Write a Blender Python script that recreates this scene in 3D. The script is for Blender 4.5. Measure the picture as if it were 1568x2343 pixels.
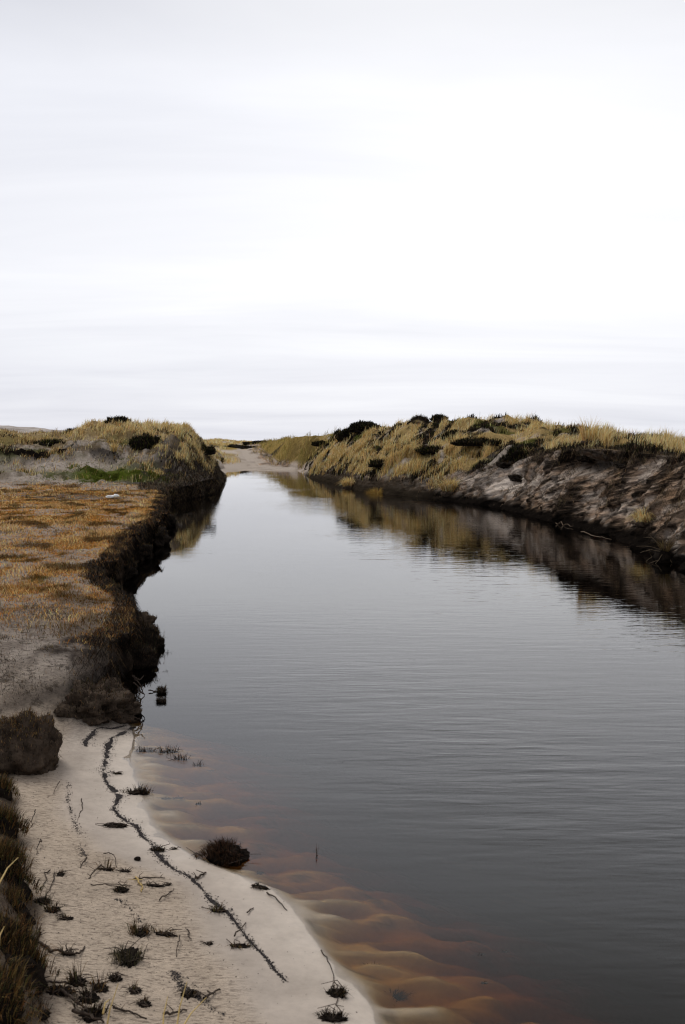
import bpy, bmesh, math, random
import numpy as np
from mathutils import Vector, Matrix
from mathutils.bvhtree import BVHTree

for o in list(bpy.data.objects):
    bpy.data.objects.remove(o, do_unlink=True)
S = bpy.context.scene
COL = S.collection
random.seed(7)
RNG = np.random.default_rng(7)

# ------------------------------------------------------------------ camera
# A 24.6 mm lens on a 24 mm tall frame, 1.5 m above the water, tilted a little down.
F, FW, FH, HOR, EYE = 2401.0, 1568.0, 2343.0, 1012.0, 1.5
TILT = math.atan((FH / 2 - HOR) / F)
cam_d = bpy.data.cameras.new('camera')
cam = bpy.data.objects.new('camera', cam_d)
COL.objects.link(cam)
cam_d.sensor_fit = 'VERTICAL'
cam_d.sensor_height = 24.0
cam_d.sensor_width = 24.0 * FW / FH
cam_d.lens = 24.0 * F / FH
cam_d.clip_start = 0.05
cam_d.clip_end = 3000
cam.location = (0, 0, EYE)
cam.rotation_euler = (math.pi / 2 - TILT, 0, 0)
cam_d.dof.use_dof = True
cam_d.dof.focus_distance = 11.0
cam_d.dof.aperture_fstop = 6.3
S.camera = cam

# ------------------------------------------------------------------ sky
world = bpy.data.worlds.new('World')
S.world = world
world.use_nodes = True
wt = world.node_tree
wt.nodes.clear()


def nd(tree, typ, **kw):
    n = tree.nodes.new(typ)
    for k, v in kw.items():
        if k == 'ins':
            for kk, vv in v.items():
                n.inputs[kk].default_value = vv
        else:
            setattr(n, k, v)
    return n


def lk(tree, a, b):
    tree.links.new(a, b)


def math_n(tree, op, a, b=None, clamp=False):
    n = tree.nodes.new('ShaderNodeMath')
    n.operation = op
    n.use_clamp = clamp
    for i, v in enumerate((a, b)):
        if v is None:
            continue
        if isinstance(v, (int, float)):
            n.inputs[i].default_value = v
        else:
            lk(tree, v, n.inputs[i])
    return n.outputs[0]


def ramp_n(tree, fac, stops, interp='LINEAR'):
    n = tree.nodes.new('ShaderNodeValToRGB')
    cr = n.color_ramp
    cr.interpolation = interp
    while len(cr.elements) < len(stops):
        cr.elements.new(0.5)
    for e, (p, c) in zip(cr.elements, stops):
        e.position = p
        e.color = (*c, 1) if len(c) == 3 else c
    lk(tree, fac, n.inputs[0])
    return n.outputs[0]


def mix_n(tree, blend, fac, a, b):
    n = tree.nodes.new('ShaderNodeMix')
    n.data_type = 'RGBA'
    n.blend_type = blend
    for i, v in ((0, fac), (6, a), (7, b)):
        if isinstance(v, (int, float)):
            n.inputs[i].default_value = v
        elif isinstance(v, tuple):
            n.inputs[i].default_value = (*v, 1) if len(v) == 3 else v
        else:
            lk(tree, v, n.inputs[i])
    return n.outputs[2]


SUN_EL, SUN_AZ = math.radians(48), math.radians(-35)      # azimuth measured from +Y towards +X
tc = nd(wt, 'ShaderNodeTexCoord')
sep = nd(wt, 'ShaderNodeSeparateXYZ')
lk(wt, tc.outputs['Generated'], sep.inputs[0])
zz = math_n(wt, 'MAXIMUM', sep.outputs[2], 0.0)
den = math_n(wt, 'ADD', zz, 0.10)
cx = math_n(wt, 'DIVIDE', sep.outputs[0], den)
cy = math_n(wt, 'DIVIDE', sep.outputs[1], den)
comb = nd(wt, 'ShaderNodeCombineXYZ')
lk(wt, cx, comb.inputs[0]); lk(wt, cy, comb.inputs[1])
mp = nd(wt, 'ShaderNodeMapping')
mp.inputs['Scale'].default_value = (0.35, 0.9, 1)
mp.inputs['Rotation'].default_value = (0, 0, math.radians(-6))
mp.inputs['Location'].default_value = (2.3, 0.7, 0)
lk(wt, comb.outputs[0], mp.inputs[0])
n1 = nd(wt, 'ShaderNodeTexNoise', ins={'Scale': 1.1, 'Detail': 5.0, 'Roughness': 0.55, 'Distortion': 0.5})
lk(wt, mp.outputs[0], n1.inputs['Vector'])
# overcast layer: slightly blue-grey low down, thinner and whiter half way up
lay = ramp_n(wt, zz, [(0.0, (0.76, 0.775, 0.845)), (0.05, (0.80, 0.81, 0.875)), (0.13, (0.90, 0.905, 0.95)),
                      (0.22, (0.92, 0.925, 0.965)), (0.30, (0.87, 0.88, 0.93)), (0.378, (0.73, 0.74, 0.79)),
                      (0.50, (0.44, 0.432, 0.428)), (1.0, (0.42, 0.412, 0.41))], 'EASE')
cl = ramp_n(wt, n1.outputs[0], [(0.28, (0.885, 0.89, 0.915)), (0.5, (0.99, 0.99, 1)), (0.68, (1.07, 1.07, 1.06))])
c1 = mix_n(wt, 'MULTIPLY', 1.0, lay, cl)
# the sun behind the cloud brightens the layer round it
sdir = nd(wt, 'ShaderNodeCombineXYZ', ins={0: math.sin(math.radians(9)) * math.cos(math.radians(17)),
                                            1: math.cos(math.radians(9)) * math.cos(math.radians(17)),
                                            2: math.sin(math.radians(17))})
dot = nd(wt, 'ShaderNodeVectorMath', operation='DOT_PRODUCT')
lk(wt, tc.outputs['Generated'], dot.inputs[0]); lk(wt, sdir.outputs[0], dot.inputs[1])
glow = math_n(wt, 'POWER', math_n(wt, 'MAXIMUM', dot.outputs['Value'], 0.0), 15.0)
gcol = mix_n(wt, 'ADD', 1.0, c1, mix_n(wt, 'MULTIPLY', 1.0, (0.195, 0.187, 0.162), glow))
sky = nd(wt, 'ShaderNodeTexSky', sky_type='NISHITA', sun_disc=False)
sky.sun_elevation = SUN_EL
sky.sun_rotation = SUN_AZ
skys = mix_n(wt, 'MULTIPLY', 1.0, sky.outputs[0], (0.09, 0.09, 0.09))
fin = mix_n(wt, 'MIX', 0.94, skys, gcol)
bg = nd(wt, 'ShaderNodeBackground', ins={'Strength': 0.85})
lk(wt, fin, bg.inputs[0])
wo = nd(wt, 'ShaderNodeOutputWorld')
lk(wt, bg.outputs[0], wo.inputs[0])

# ------------------------------------------------------------------ sun (behind cloud)
sl = bpy.data.lights.new('sun', 'SUN')
sl.energy = 1.5
sl.angle = math.radians(25)
sl.color = (1.0, 0.97, 0.92)
sun = bpy.data.objects.new('sun', sl)
COL.objects.link(sun)
sun.rotation_euler = Vector((math.sin(SUN_AZ) * math.cos(SUN_EL), math.cos(SUN_AZ) * math.cos(SUN_EL),
                             math.sin(SUN_EL))).to_track_quat('Z', 'Y').to_euler()
S.view_settings.view_transform = 'Standard'
S.view_settings.look = 'None'
S.view_settings.exposure = 0.25
S.view_settings.gamma = 1.0
S.cycles.use_denoising = True
S.cycles.max_bounces = 10
S.cycles.pixel_filter_type = 'BLACKMAN_HARRIS'
S.cycles.filter_width = 1.15
S.cycles.transmission_bounces = 8

# ------------------------------------------------------------------ helpers
perm = RNG.permutation(256)
perm = np.concatenate([perm, perm, perm]).astype(np.int32)
grad = RNG.normal(size=(256, 3))
grad /= np.linalg.norm(grad, axis=1)[:, None]
gx_, gy_, gz_ = (np.ascontiguousarray(grad[:, i], np.float32) for i in range(3))


def perlin(x, y, z=0.0):
    x, y, z = np.broadcast_arrays(*(np.asarray(q, np.float32) for q in (x, y, z)))
    shp = x.shape
    x, y, z = x.ravel(), y.ravel(), z.ravel()
    fx, fy, fz = np.floor(x), np.floor(y), np.floor(z)
    xi, yi, zi = (q.astype(np.int32) & 255 for q in (fx, fy, fz))
    xf, yf, zf = x - fx, y - fy, z - fz
    u, v, w = (t * t * t * (t * (t * 6 - 15) + 10) for t in (xf, yf, zf))
    out = np.zeros(x.shape, np.float32)
    for dx in (0, 1):
        a1 = perm[xi + dx]
        wx = u if dx else 1 - u
        for dy in (0, 1):
            a2 = perm[a1 + yi + dy]
            wxy = wx * (v if dy else 1 - v)
            for dz in (0, 1):
                g = perm[a2 + zi + dz]
                out += (gx_[g] * (xf - dx) + gy_[g] * (yf - dy) + gz_[g] * (zf - dz)) * wxy * (w if dz else 1 - w)
    return (out * 1.5).astype(np.float64).reshape(shp)


def fbm(x, y, z=0.0, o=4, g=0.5):
    a, s, t = 1.0, 0.0, 0.0
    for i in range(o):
        s = s + a * perlin(x * 2 ** i + 17.3 * i, y * 2 ** i + 5.1 * i, np.asarray(z) * 2 ** i)
        t += a
        a *= g
    return s / t


def sst(a, b, x):
    t = np.clip((np.asarray(x, float) - a) / (b - a), 0, 1)
    return t * t * (3 - 2 * t)


def lerp(a, b, t):
    return a + (b - a) * t


def pchip(xs, ys, x):
    """smooth monotone-ish interpolation through a table"""
    xs, ys = np.asarray(xs, float), np.asarray(ys, float)
    x = np.clip(x, xs[0], xs[-1])
    h = np.diff(xs); d = np.diff(ys) / h
    m = np.zeros_like(ys)
    m[0], m[-1] = d[0], d[-1]
    for i in range(1, len(xs) - 1):
        if d[i - 1] * d[i] > 0:
            w1, w2 = 2 * h[i] + h[i - 1], h[i] + 2 * h[i - 1]
            m[i] = (w1 + w2) / (w1 / d[i - 1] + w2 / d[i])
    k = np.clip(np.searchsorted(xs, x) - 1, 0, len(xs) - 2)
    t = (x - xs[k]) / h[k]
    return ((2 * t ** 3 - 3 * t ** 2 + 1) * ys[k] + (t ** 3 - 2 * t ** 2 + t) * h[k] * m[k]
            + (-2 * t ** 3 + 3 * t ** 2) * ys[k + 1] + (t ** 3 - t ** 2) * h[k] * m[k + 1])


def sight(px, py):
    a, b = (px - FW / 2) / F, (FH / 2 - py) / F
    return a, math.cos(TILT) + b * math.sin(TILT), -math.sin(TILT) + b * math.cos(TILT)


def survey(px, py, z=0.0):
    """where a sight line meets the level z: used to survey positions off the photograph"""
    a, dy, dz = sight(px, py)
    t = (z - EYE) / dz
    return a * t, dy * t


def tag(o, label, cat=None, group=None, kind=None):
    o['label'] = label
    if cat:
        o['category'] = cat
    if group:
        o['group'] = group
    if kind:
        o['kind'] = kind
    return o


def make_mesh(name, V, Fc, attrs=None, smooth=True):
    V = np.ascontiguousarray(V, dtype=np.float32).reshape(-1, 3)
    Fc = np.ascontiguousarray(Fc, dtype=np.int32)
    me = bpy.data.meshes.new(name)
    k = Fc.shape[1]
    me.vertices.add(len(V)); me.vertices.foreach_set('co', V.ravel())
    me.loops.add(Fc.size); me.loops.foreach_set('vertex_index', Fc.ravel())
    me.polygons.add(len(Fc))
    me.polygons.foreach_set('loop_start', np.arange(0, Fc.size, k, dtype=np.int32))
    me.polygons.foreach_set('loop_total', np.full(len(Fc), k, dtype=np.int32))
    if smooth:
        me.polygons.foreach_set('use_smooth', np.ones(len(Fc), dtype=bool))
    me.update(calc_edges=True)
    for nm, arr in (attrs or {}).items():
        at = me.attributes.new(nm, 'FLOAT_COLOR', 'POINT')
        arr = np.asarray(arr, dtype=np.float32).reshape(len(V), -1)
        if arr.shape[1] == 3:
            arr = np.concatenate([arr, np.ones((len(V), 1), np.float32)], 1)
        at.data.foreach_set('color', np.ascontiguousarray(arr).ravel())
    return me


def link(name, me, mat, parent=None):
    o = bpy.data.objects.new(name, me)
    COL.objects.link(o)
    if mat is not None and not me.materials:
        me.materials.append(mat)
    if parent is not None:
        o.parent = parent
    return o


def empty(name, loc):
    o = bpy.data.objects.new(name, None)
    o.empty_display_size = 0.05
    o.location = loc
    COL.objects.link(o)
    return o


def grid_faces(nr, nc, flip=False):
    i = np.arange(nr * nc).reshape(nr, nc)
    q = np.stack([i[:-1, :-1], i[:-1, 1:], i[1:, 1:], i[1:, :-1]], -1).reshape(-1, 4)
    return q[:, ::-1] if flip else q


# ------------------------------------------------------------------ materials
def new_mat(name):
    m = bpy.data.materials.new(name)
    m.use_nodes = True
    m.node_tree.nodes.clear()
    return m, m.node_tree


def mat_ground():
    m, t = new_mat('ground_mix')
    out = nd(t, 'ShaderNodeOutputMaterial')
    bs = nd(t, 'ShaderNodeBsdfPrincipled')
    col = nd(t, 'ShaderNodeVertexColor', layer_name='col')
    det = nd(t, 'ShaderNodeVertexColor', layer_name='det')
    sp = nd(t, 'ShaderNodeSeparateColor'); lk(t, det.outputs[0], sp.inputs[0])
    tcn = nd(t, 'ShaderNodeTexCoord')
    obj = tcn.outputs['Object']
    # mottling at two sizes
    na = nd(t, 'ShaderNodeTexNoise', ins={'Scale': 38.0, 'Detail': 6.0, 'Roughness': 0.65}); lk(t, obj, na.inputs['Vector'])
    nb = nd(t, 'ShaderNodeTexNoise', ins={'Scale': 7.0, 'Detail': 5.0, 'Roughness': 0.6}); lk(t, obj, nb.inputs['Vector'])
    ra = ramp_n(t, na.outputs[0], [(0.25, (0.62, 0.62, 0.62)), (0.5, (1, 1, 1)), (0.75, (1.3, 1.28, 1.25))])
    rb = ramp_n(t, nb.outputs[0], [(0.28, (0.8, 0.79, 0.78)), (0.5, (1, 1, 1)), (0.72, (1.15, 1.15, 1.15))])
    c = mix_n(t, 'MULTIPLY', math_n(t, 'MULTIPLY_ADD' if False else 'ADD', math_n(t, 'MULTIPLY', sp.outputs[2], 0.75), 0.25), col.outputs[0], ra)
    c = mix_n(t, 'MULTIPLY', 0.7, c, rb)
    # little wind ripples of dry sand, darker in their hollows, plus fine dark bits
    mr = nd(t, 'ShaderNodeMapping'); mr.inputs['Scale'].default_value = (38, 110, 60); lk(t, obj, mr.inputs[0])
    nr_ = nd(t, 'ShaderNodeTexNoise', ins={'Scale': 1.0, 'Detail': 3.0, 'Roughness': 0.6}); lk(t, mr.outputs[0], nr_.inputs['Vector'])
    rip_dark = ramp_n(t, nr_.outputs[0], [(0.53, (0, 0, 0)), (0.64, (1, 1, 1))])
    bit = nd(t, 'ShaderNodeTexNoise', ins={'Scale': 90.0, 'Detail': 3.0, 'Roughness': 0.6}); lk(t, obj, bit.inputs['Vector'])
    bitr = ramp_n(t, bit.outputs[0], [(0.66, (0, 0, 0)), (0.70, (1, 1, 1))])
    fac1 = math_n(t, 'MULTIPLY', math_n(t, 'MULTIPLY', rip_dark, sp.outputs[1]), 0.56)
    c = mix_n(t, 'MIX', fac1, c, (0.085, 0.06, 0.05))
    fac2 = math_n(t, 'MULTIPLY', math_n(t, 'MULTIPLY', bitr, sp.outputs[0]), 0.8)
    c = mix_n(t, 'MIX', fac2, c, (0.035, 0.027, 0.022))
    bedm = nd(t, 'ShaderNodeVertexColor', layer_name='bed')
    m1 = nd(t, 'ShaderNodeMapping'); m1.inputs['Rotation'].default_value = (math.radians(13), 0, 0); lk(t, obj, m1.inputs[0])
    wn = nd(t, 'ShaderNodeTexNoise', ins={'Scale': 1.3, 'Detail': 3.0}); lk(t, obj, wn.inputs['Vector'])
    wv = nd(t, 'ShaderNodeVectorMath', operation='MULTIPLY_ADD'); lk(t, wn.outputs['Color'], wv.inputs[0])
    wv.inputs[1].default_value = (0, 0, 0.35); lk(t, m1.outputs[0], wv.inputs[2])
    m2 = nd(t, 'ShaderNodeMapping'); m2.inputs['Scale'].default_value = (4.0, 2.6, 14.0); lk(t, wv.outputs[0], m2.inputs[0])
    bn = nd(t, 'ShaderNodeTexNoise', ins={'Scale': 1.0, 'Detail': 7.0, 'Roughness': 0.72}); lk(t, m2.outputs[0], bn.inputs['Vector'])
    bnr = ramp_n(t, bn.outputs[0], [(0.53, (0, 0, 0)), (0.60, (1, 1, 1))])
    bmul = ramp_n(t, bn.outputs[0], [(0.25, (1.75, 1.7, 1.65)), (0.5, (0.85, 0.85, 0.85))])
    c = mix_n(t, 'MULTIPLY', bedm.outputs[0], c, bmul)
    c = mix_n(t, 'MIX', math_n(t, 'MULTIPLY', math_n(t, 'MULTIPLY', bnr, bedm.outputs[0]), 0.8), c, (0.008, 0.0065, 0.0055))
    blo = nd(t, 'ShaderNodeTexNoise', ins={'Scale': 9.0, 'Detail': 8.0, 'Roughness': 0.78}); lk(t, obj, blo.inputs['Vector'])
    blor = ramp_n(t, blo.outputs[0], [(0.54, (0, 0, 0)), (0.60, (1, 1, 1))])
    c = mix_n(t, 'MIX', math_n(t, 'MULTIPLY', math_n(t, 'MULTIPLY', blor, sp.outputs[2]), 0.62), c, (0.030, 0.022, 0.016))
    lk(t, c, bs.inputs['Base Color'])
    rough = math_n(t, 'SUBTRACT', 0.97, math_n(t, 'MULTIPLY', det.outputs[1], 0.5))
    lk(t, rough, bs.inputs['Roughness'])
    lk(t, math_n(t, 'MULTIPLY', det.outputs[1], 0.25), bs.inputs['Specular IOR Level'])
    # fine relief
    hsum = math_n(t, 'ADD', math_n(t, 'MULTIPLY', na.outputs[0], math_n(t, 'ADD', math_n(t, 'MULTIPLY', sp.outputs[2], 0.05), 0.002)),
                  math_n(t, 'MULTIPLY', nr_.outputs[0], math_n(t, 'MULTIPLY', sp.outputs[1], -0.014)))
    hsum = math_n(t, 'ADD', hsum, math_n(t, 'MULTIPLY', bn.outputs[0], math_n(t, 'MULTIPLY', bedm.outputs[0], 0.10)))
    bp = nd(t, 'ShaderNodeBump', ins={'Strength': 1.0, 'Distance': 1.0}); lk(t, hsum, bp.inputs['Height'])
    lk(t, bp.outputs[0], bs.inputs['Normal'])
    lk(t, bs.outputs[0], out.inputs[0])
    return m


def mat_blades(name, trans=0.25, rough=0.7):
    m, t = new_mat(name)
    out = nd(t, 'ShaderNodeOutputMaterial')
    col = nd(t, 'ShaderNodeVertexColor', layer_name='col')
    tcn = nd(t, 'ShaderNodeTexCoord')
    n = nd(t, 'ShaderNodeTexNoise', ins={'Scale': 25.0, 'Detail': 2.0}); lk(t, tcn.outputs['Object'], n.inputs['Vector'])
    r = ramp_n(t, n.outputs[0], [(0.3, (0.85, 0.85, 0.85)), (0.7, (1.12, 1.12, 1.12))])
    c = mix_n(t, 'MULTIPLY', 1.0, col.outputs[0], r)
    bs = nd(t, 'ShaderNodeBsdfPrincipled', ins={'Roughness': rough, 'Specular IOR Level': 0.06})
    tr = nd(t, 'ShaderNodeBsdfTranslucent')
    lk(t, c, bs.inputs['Base Color']); lk(t, c, tr.inputs[0])
    mx = nd(t, 'ShaderNodeMixShader', ins={0: trans})
    lk(t, bs.outputs[0], mx.inputs[1]); lk(t, tr.outputs[0], mx.inputs[2])
    lk(t, mx.outputs[0], out.inputs[0])
    return m


def mat_solid(name, c1, c2, scale=20.0, rough=0.9, bump=0.01, spec=0.2):
    m, t = new_mat(name)
    out = nd(t, 'ShaderNodeOutputMaterial')
    tcn = nd(t, 'ShaderNodeTexCoord')
    n = nd(t, 'ShaderNodeTexNoise', ins={'Scale': scale, 'Detail': 6.0, 'Roughness': 0.65}); lk(t, tcn.outputs['Object'], n.inputs['Vector'])
    c = ramp_n(t, n.outputs[0], [(0.32, c1), (0.68, c2)])
    bs = nd(t, 'ShaderNodeBsdfPrincipled', ins={'Roughness': rough, 'Specular IOR Level': spec})
    lk(t, c, bs.inputs['Base Color'])
    bp = nd(t, 'ShaderNodeBump', ins={'Strength': 1.0, 'Distance': bump}); lk(t, n.outputs[0], bp.inputs['Height'])
    lk(t, bp.outputs[0], bs.inputs['Normal'])
    lk(t, bs.outputs[0], out.inputs[0])
    return m


def mat_water():
    m, t = new_mat('peat_water')
    out = nd(t, 'ShaderNodeOutputMaterial')
    bs = nd(t, 'ShaderNodeBsdfPrincipled', ins={'Base Color': (1, 1, 1, 1), 'Roughness': 0.0, 'IOR': 1.31, 'Transmission Weight': 1.0})
    geo = nd(t, 'ShaderNodeNewGeometry')
    sx = nd(t, 'ShaderNodeSeparateXYZ'); lk(t, geo.outputs['Position'], sx.inputs[0])

    def wav(scale, rot, detail, loc=0.0, rough=0.5):
        mpp = nd(t, 'ShaderNodeMapping')
        mpp.inputs['Scale'].default_value = scale
        mpp.inputs['Rotation'].default_value = (0, 0, math.radians(rot))
        mpp.inputs['Location'].default_value = (loc, loc * 1.7, 0)
        lk(t, geo.outputs['Position'], mpp.inputs[0])
        n = nd(t, 'ShaderNodeTexNoise', ins={'Scale': 1.0, 'Detail': detail, 'Roughness': rough, 'Distortion': 0.25})
        lk(t, mpp.outputs[0], n.inputs['Vector'])
        return n.outputs[0]
    a = wav((2.4, 10.5, 1), 8, 2.0, 1.0)
    b = wav((1.1, 5.5, 1), -14, 2.0, 4.0)
    c = wav((7.0, 26.0, 1), -4, 2.0, 9.0)
    # a breath of wind: gusts roughen some areas, the beach and the far end stay calm
    g = nd(t, 'ShaderNodeTexNoise', ins={'Scale': 0.28, 'Detail': 3.0}); lk(t, geo.outputs['Position'], g.inputs['Vector'])
    gust = ramp_n(t, g.outputs[0], [(0.38, (0.45, 0.45, 0.45)), (0.60, (1.2, 1.2, 1.2))])
    att = nd(t, 'ShaderNodeVertexColor', layer_name='calm')
    h = math_n(t, 'ADD', math_n(t, 'MULTIPLY', a, 0.0015), math_n(t, 'MULTIPLY', b, 0.0013))
    h = math_n(t, 'ADD', h, math_n(t, 'MULTIPLY', c, 0.0005))
    h = math_n(t, 'MULTIPLY', h, math_n(t, 'MULTIPLY', gust, att.outputs[0]))
    bp = nd(t, 'ShaderNodeBump', ins={'Strength': 1.0, 'Distance': 1.0}); lk(t, h, bp.inputs['Height'])
    lk(t, bp.outputs[0], bs.inputs['Normal'])
    lk(t, bs.outputs[0], out.inputs['Surface'])
    va = nd(t, 'ShaderNodeVolumeAbsorption', ins={'Color': (0.80, 0.62, 0.20, 1), 'Density': 20.0})
    lk(t, va.outputs[0], out.inputs['Volume'])
    return m


M_GROUND = mat_ground()
M_BLADE = mat_blades('dry_grass_blades', 0.42)
M_DARKBLADE = mat_blades('dark_stubble_blades', 0.1)
M_PEAT = mat_solid('peat', (0.005, 0.004, 0.0035), (0.024, 0.018, 0.014), 22.0, 0.95, 0.02, 0.03)
M_PEATGREY = mat_solid('dry_peat', (0.022, 0.016, 0.012), (0.105, 0.077, 0.057), 16.0, 0.95, 0.03, 0.03)
M_WRACK = mat_solid('plant_debris', (0.020, 0.017, 0.017), (0.075, 0.066, 0.066), 120.0, 0.95, 0.004, 0.03)
M_TWIG = mat_solid('dead_twig', (0.030, 0.022, 0.018), (0.09, 0.066, 0.05), 60.0, 0.9, 0.002)
M_STRAW = mat_solid('straw', (0.40, 0.27, 0.09), (0.60, 0.45, 0.19), 40.0, 0.7, 0.001)
M_HEATH = mat_blades('heather_leaves', 0.08)
M_WHITE = mat_solid('white_plastic', (0.72, 0.72, 0.72), (0.86, 0.86, 0.85), 9.0, 0.45, 0.004, 0.4)
M_WATER = mat_water()

# ------------------------------------------------------------------ shorelines surveyed from the photograph
left_px = [(870, 2343), (822, 2251), (736, 2174), (693, 2112), (664, 2068), (621, 2030), (560, 2006), (496, 1982), (443, 1962),
           (384, 1917), (346, 1882), (333, 1850), (334, 1821), (310, 1780), (299, 1747), (301, 1712), (318, 1685), (304, 1655),
           (292, 1632), (305, 1605), (312, 1580), (303, 1545), (330, 1520), (345, 1497), (332, 1465), (300, 1440), (262, 1412),
           (258, 1385), (272, 1350), (300, 1310), (326, 1280), (345, 1260), (372, 1240), (382, 1215), (376, 1195), (386, 1172), (388, 1155),
           (440, 1144), (505, 1128), (516, 1106), (531, 1088), (548, 1079)]
pts = sorted((survey(*p)[1], survey(*p)[0]) for p in left_px)
YL = np.array([-6, 0.0, 1.5] + [p[0] for p in pts] + [56, 60, 66, 80, 120, 400])
XL = np.array([4.5, 1.7, 0.75] + [p[1] for p in pts] + [-5.1, -5.4, -5.9, -7.6, -11.6, -20])
right_px = [(650, 1077), (701, 1094), (758, 1106), (816, 1123), (884, 1131), (949, 1137), (1021, 1146), (1125, 1159), (1173, 1172),
            (1229, 1188), (1301, 1204), (1401, 1232), (1453, 1252), (1501, 1284), (1568, 1318)]
pts = sorted((survey(*p)[1], survey(*p)[0]) for p in right_px)
YR = np.array([-6, 5.0, 9.0] + [p[0] for p in pts] + [60, 66, 80, 120, 400])
XR = np.array([5.5, 4.4, 4.0] + [p[1] for p in pts] + [-4.75, -5.5, -7.2, -11.2, -19.4])


def shore_l(y): return np.interp(y, YL, XL)
def shore_r(y): return np.interp(y, YR, XR)
def wash(y): return pchip([-10, 54, 57, 62, 70, 82, 100, 120, 400], [0, 0, 0.03, 0.14, 0.36, 0.72, 1.1, 1.25, 1.3], y)


# ------------------------------------------------------------------ left bank
def rows(y0, y1, k, m):
    out = [y0]
    while out[-1] < y1:
        y = out[-1]
        out.append(y + max(m, k * abs(y)))
    return np.array(out)


SAND = np.array([0.43, 0.37, 0.32]); SANDPINK = np.array([0.40, 0.315, 0.255]); PEAT = np.array([0.009, 0.0072, 0.0062])
PEATG = np.array([0.060, 0.051, 0.047]); TURF = np.array([0.25, 0.13, 0.04]); TURFD = np.array([0.085, 0.048, 0.024])
STRAWC = np.array([0.36, 0.27, 0.17]); MOSS = np.array([0.075, 0.088, 0.018]); GOLD = np.array([0.36, 0.255, 0.085])


def cmix(c, tgt, f):
    return c + (np.asarray(tgt) - c) * np.clip(f, 0, 1)[..., None]


def beach_z(d):
    d = np.asarray(d, float)
    up = 0.075 * np.clip(d, 0, None) + 0.05 * np.clip(d - 0.5, 0, None)
    dn = np.clip(-d, 0, None)
    return up - (0.25 * dn + 0.02 * np.clip(dn / 0.06, 0, 1) + 0.30 * np.clip(dn - 0.4, 0, None))


def dune_left(x, y):
    """height of the land behind the left bank"""
    hr = pchip([-60, -30, -20, -13, -10, -8.6, -7.75, -7.2, -6.6, -5.8, -5.1, -4.5, -3.5],
               [1.9, 1.72, 1.80, 1.80, 1.76, 1.78, 2.06, 2.10, 2.00, 1.97, 1.95, 1.80, 1.5], x)
    wob = 0.9 * perlin(x * 0.35, y * 0.1, 3.1)
    yy = y + wob
    t = pchip([-5, 5, 23.5, 26.0, 28.6, 29.3, 30.6, 33.0, 35.0, 40, 48, 60, 400],
              [0, 0, 0, 0.10, 0.32, 0.52, 0.70, 1.0, 1.0, 0.85, 0.74, 0.70, 0.72], yy)
    base = 0.34 + 0.06 * sst(6.5, 20, y)
    h = base + (hr - base) * t
    far = sst(40, 60, y)
    h = h + far * (0.35 * fbm(x * 0.06, y * 0.05, 9.0, 3) + 0.12 * fbm(x * 0.3, y * 0.22, 2.0, 3))
    return h


yl = np.concatenate([rows(-5, 2.0, 0.0, 0.25)[:-1], rows(2.0, 60, 0.0052, 0.011), rows(61, 380, 0.03, 0.5)])
NF, NT = 130, 250
s = np.linspace(0, 1, NF)
dt = np.concatenate([0.012 * (1.0185 ** np.arange(NT) - 1) / 0.0185])
dt = np.concatenate([dt[1:], dt[-1] + np.cumsum(2.5 * 1.25 ** np.arange(20))])
Yg, Sg = np.meshgrid(yl, s, indexing='ij')
beach = (1 - sst(5.0, 5.9, Yg))
hl = pchip([-6, 5, 6.5, 12, 22, 25, 27, 29.5, 32, 36, 40, 44, 50, 56, 60, 400],
           [0.2, 0.2, 0.27, 0.35, 0.36, 0.34, 0.36, 0.40, 0.46, 0.50, 0.46, 0.36, 0.18, 0.10, 0.15, 0.2], Yg)
wf = pchip([-6, 5, 6.5, 12, 22, 26, 28, 32, 36, 42, 48, 56, 60, 400], [0.12, 0.16, 0.14, 0.12, 0.12, 0.2, 0.25, 0.3, 0.35, 0.5, 0.9, 1.2, 1.5, 3], Yg)
cliffy = np.clip(1 - beach, 0, 1) * (1 - sst(42, 48, Yg))
prof = Sg ** 0.9
zf = lerp(-0.4 * (1 - sst(56, 58, Yg)) - 0.03, hl, prof) + wash(Yg)
df = -0.02 + wf * (0.25 * Sg + 0.75 * Sg ** 2.2)
db = -1.7 + 2.6 * Sg
D = lerp(df, db, beach)
Z = lerp(zf, beach_z(db), beach)
# the top of the bank
d_end, z_end = D[:, -1:], Z[:, -1:]
Dt = d_end + dt[None, :]
Yt = np.repeat(yl[:, None], dt.size, 1)
Xt = shore_l(Yt) - Dt
Ht = dune_left(Xt, Yt) + wash(Yt) * 0.35
blend = pchip([-6, 5, 8, 24, 27, 30, 36, 44, 56, 400], [0.9, 0.7, 0.5, 0.6, 1.2, 1.3, 0.9, 1.6, 3.2, 6], Yt)
k = np.clip((Dt - d_end) / blend, 0, 1)
k = lerp(k * k * (3 - 2 * k), np.sqrt(1 - (1 - k) ** 2), 0.55)
Zt = z_end + (Ht - z_end) * k
D = np.concatenate([D, Dt], 1); Z = np.concatenate([Z, Zt], 1)
Y = np.repeat(yl[:, None], D.shape[1], 1)
Sface = np.concatenate([Sg, np.full(Dt.shape, 1.0) + Dt - d_end], 1)
cl_ = np.concatenate([cliffy, np.repeat(cliffy[:, -1:], dt.size, 1)], 1)
be_ = np.concatenate([beach, np.repeat(beach[:, -1:], dt.size, 1)], 1)
onface = np.clip(1.0 - np.clip(Sface - 1, 0, None) / 0.5, 0, 1)
X = shore_l(Y) - D
near = 1 - sst(30, 60, Y)
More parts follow.
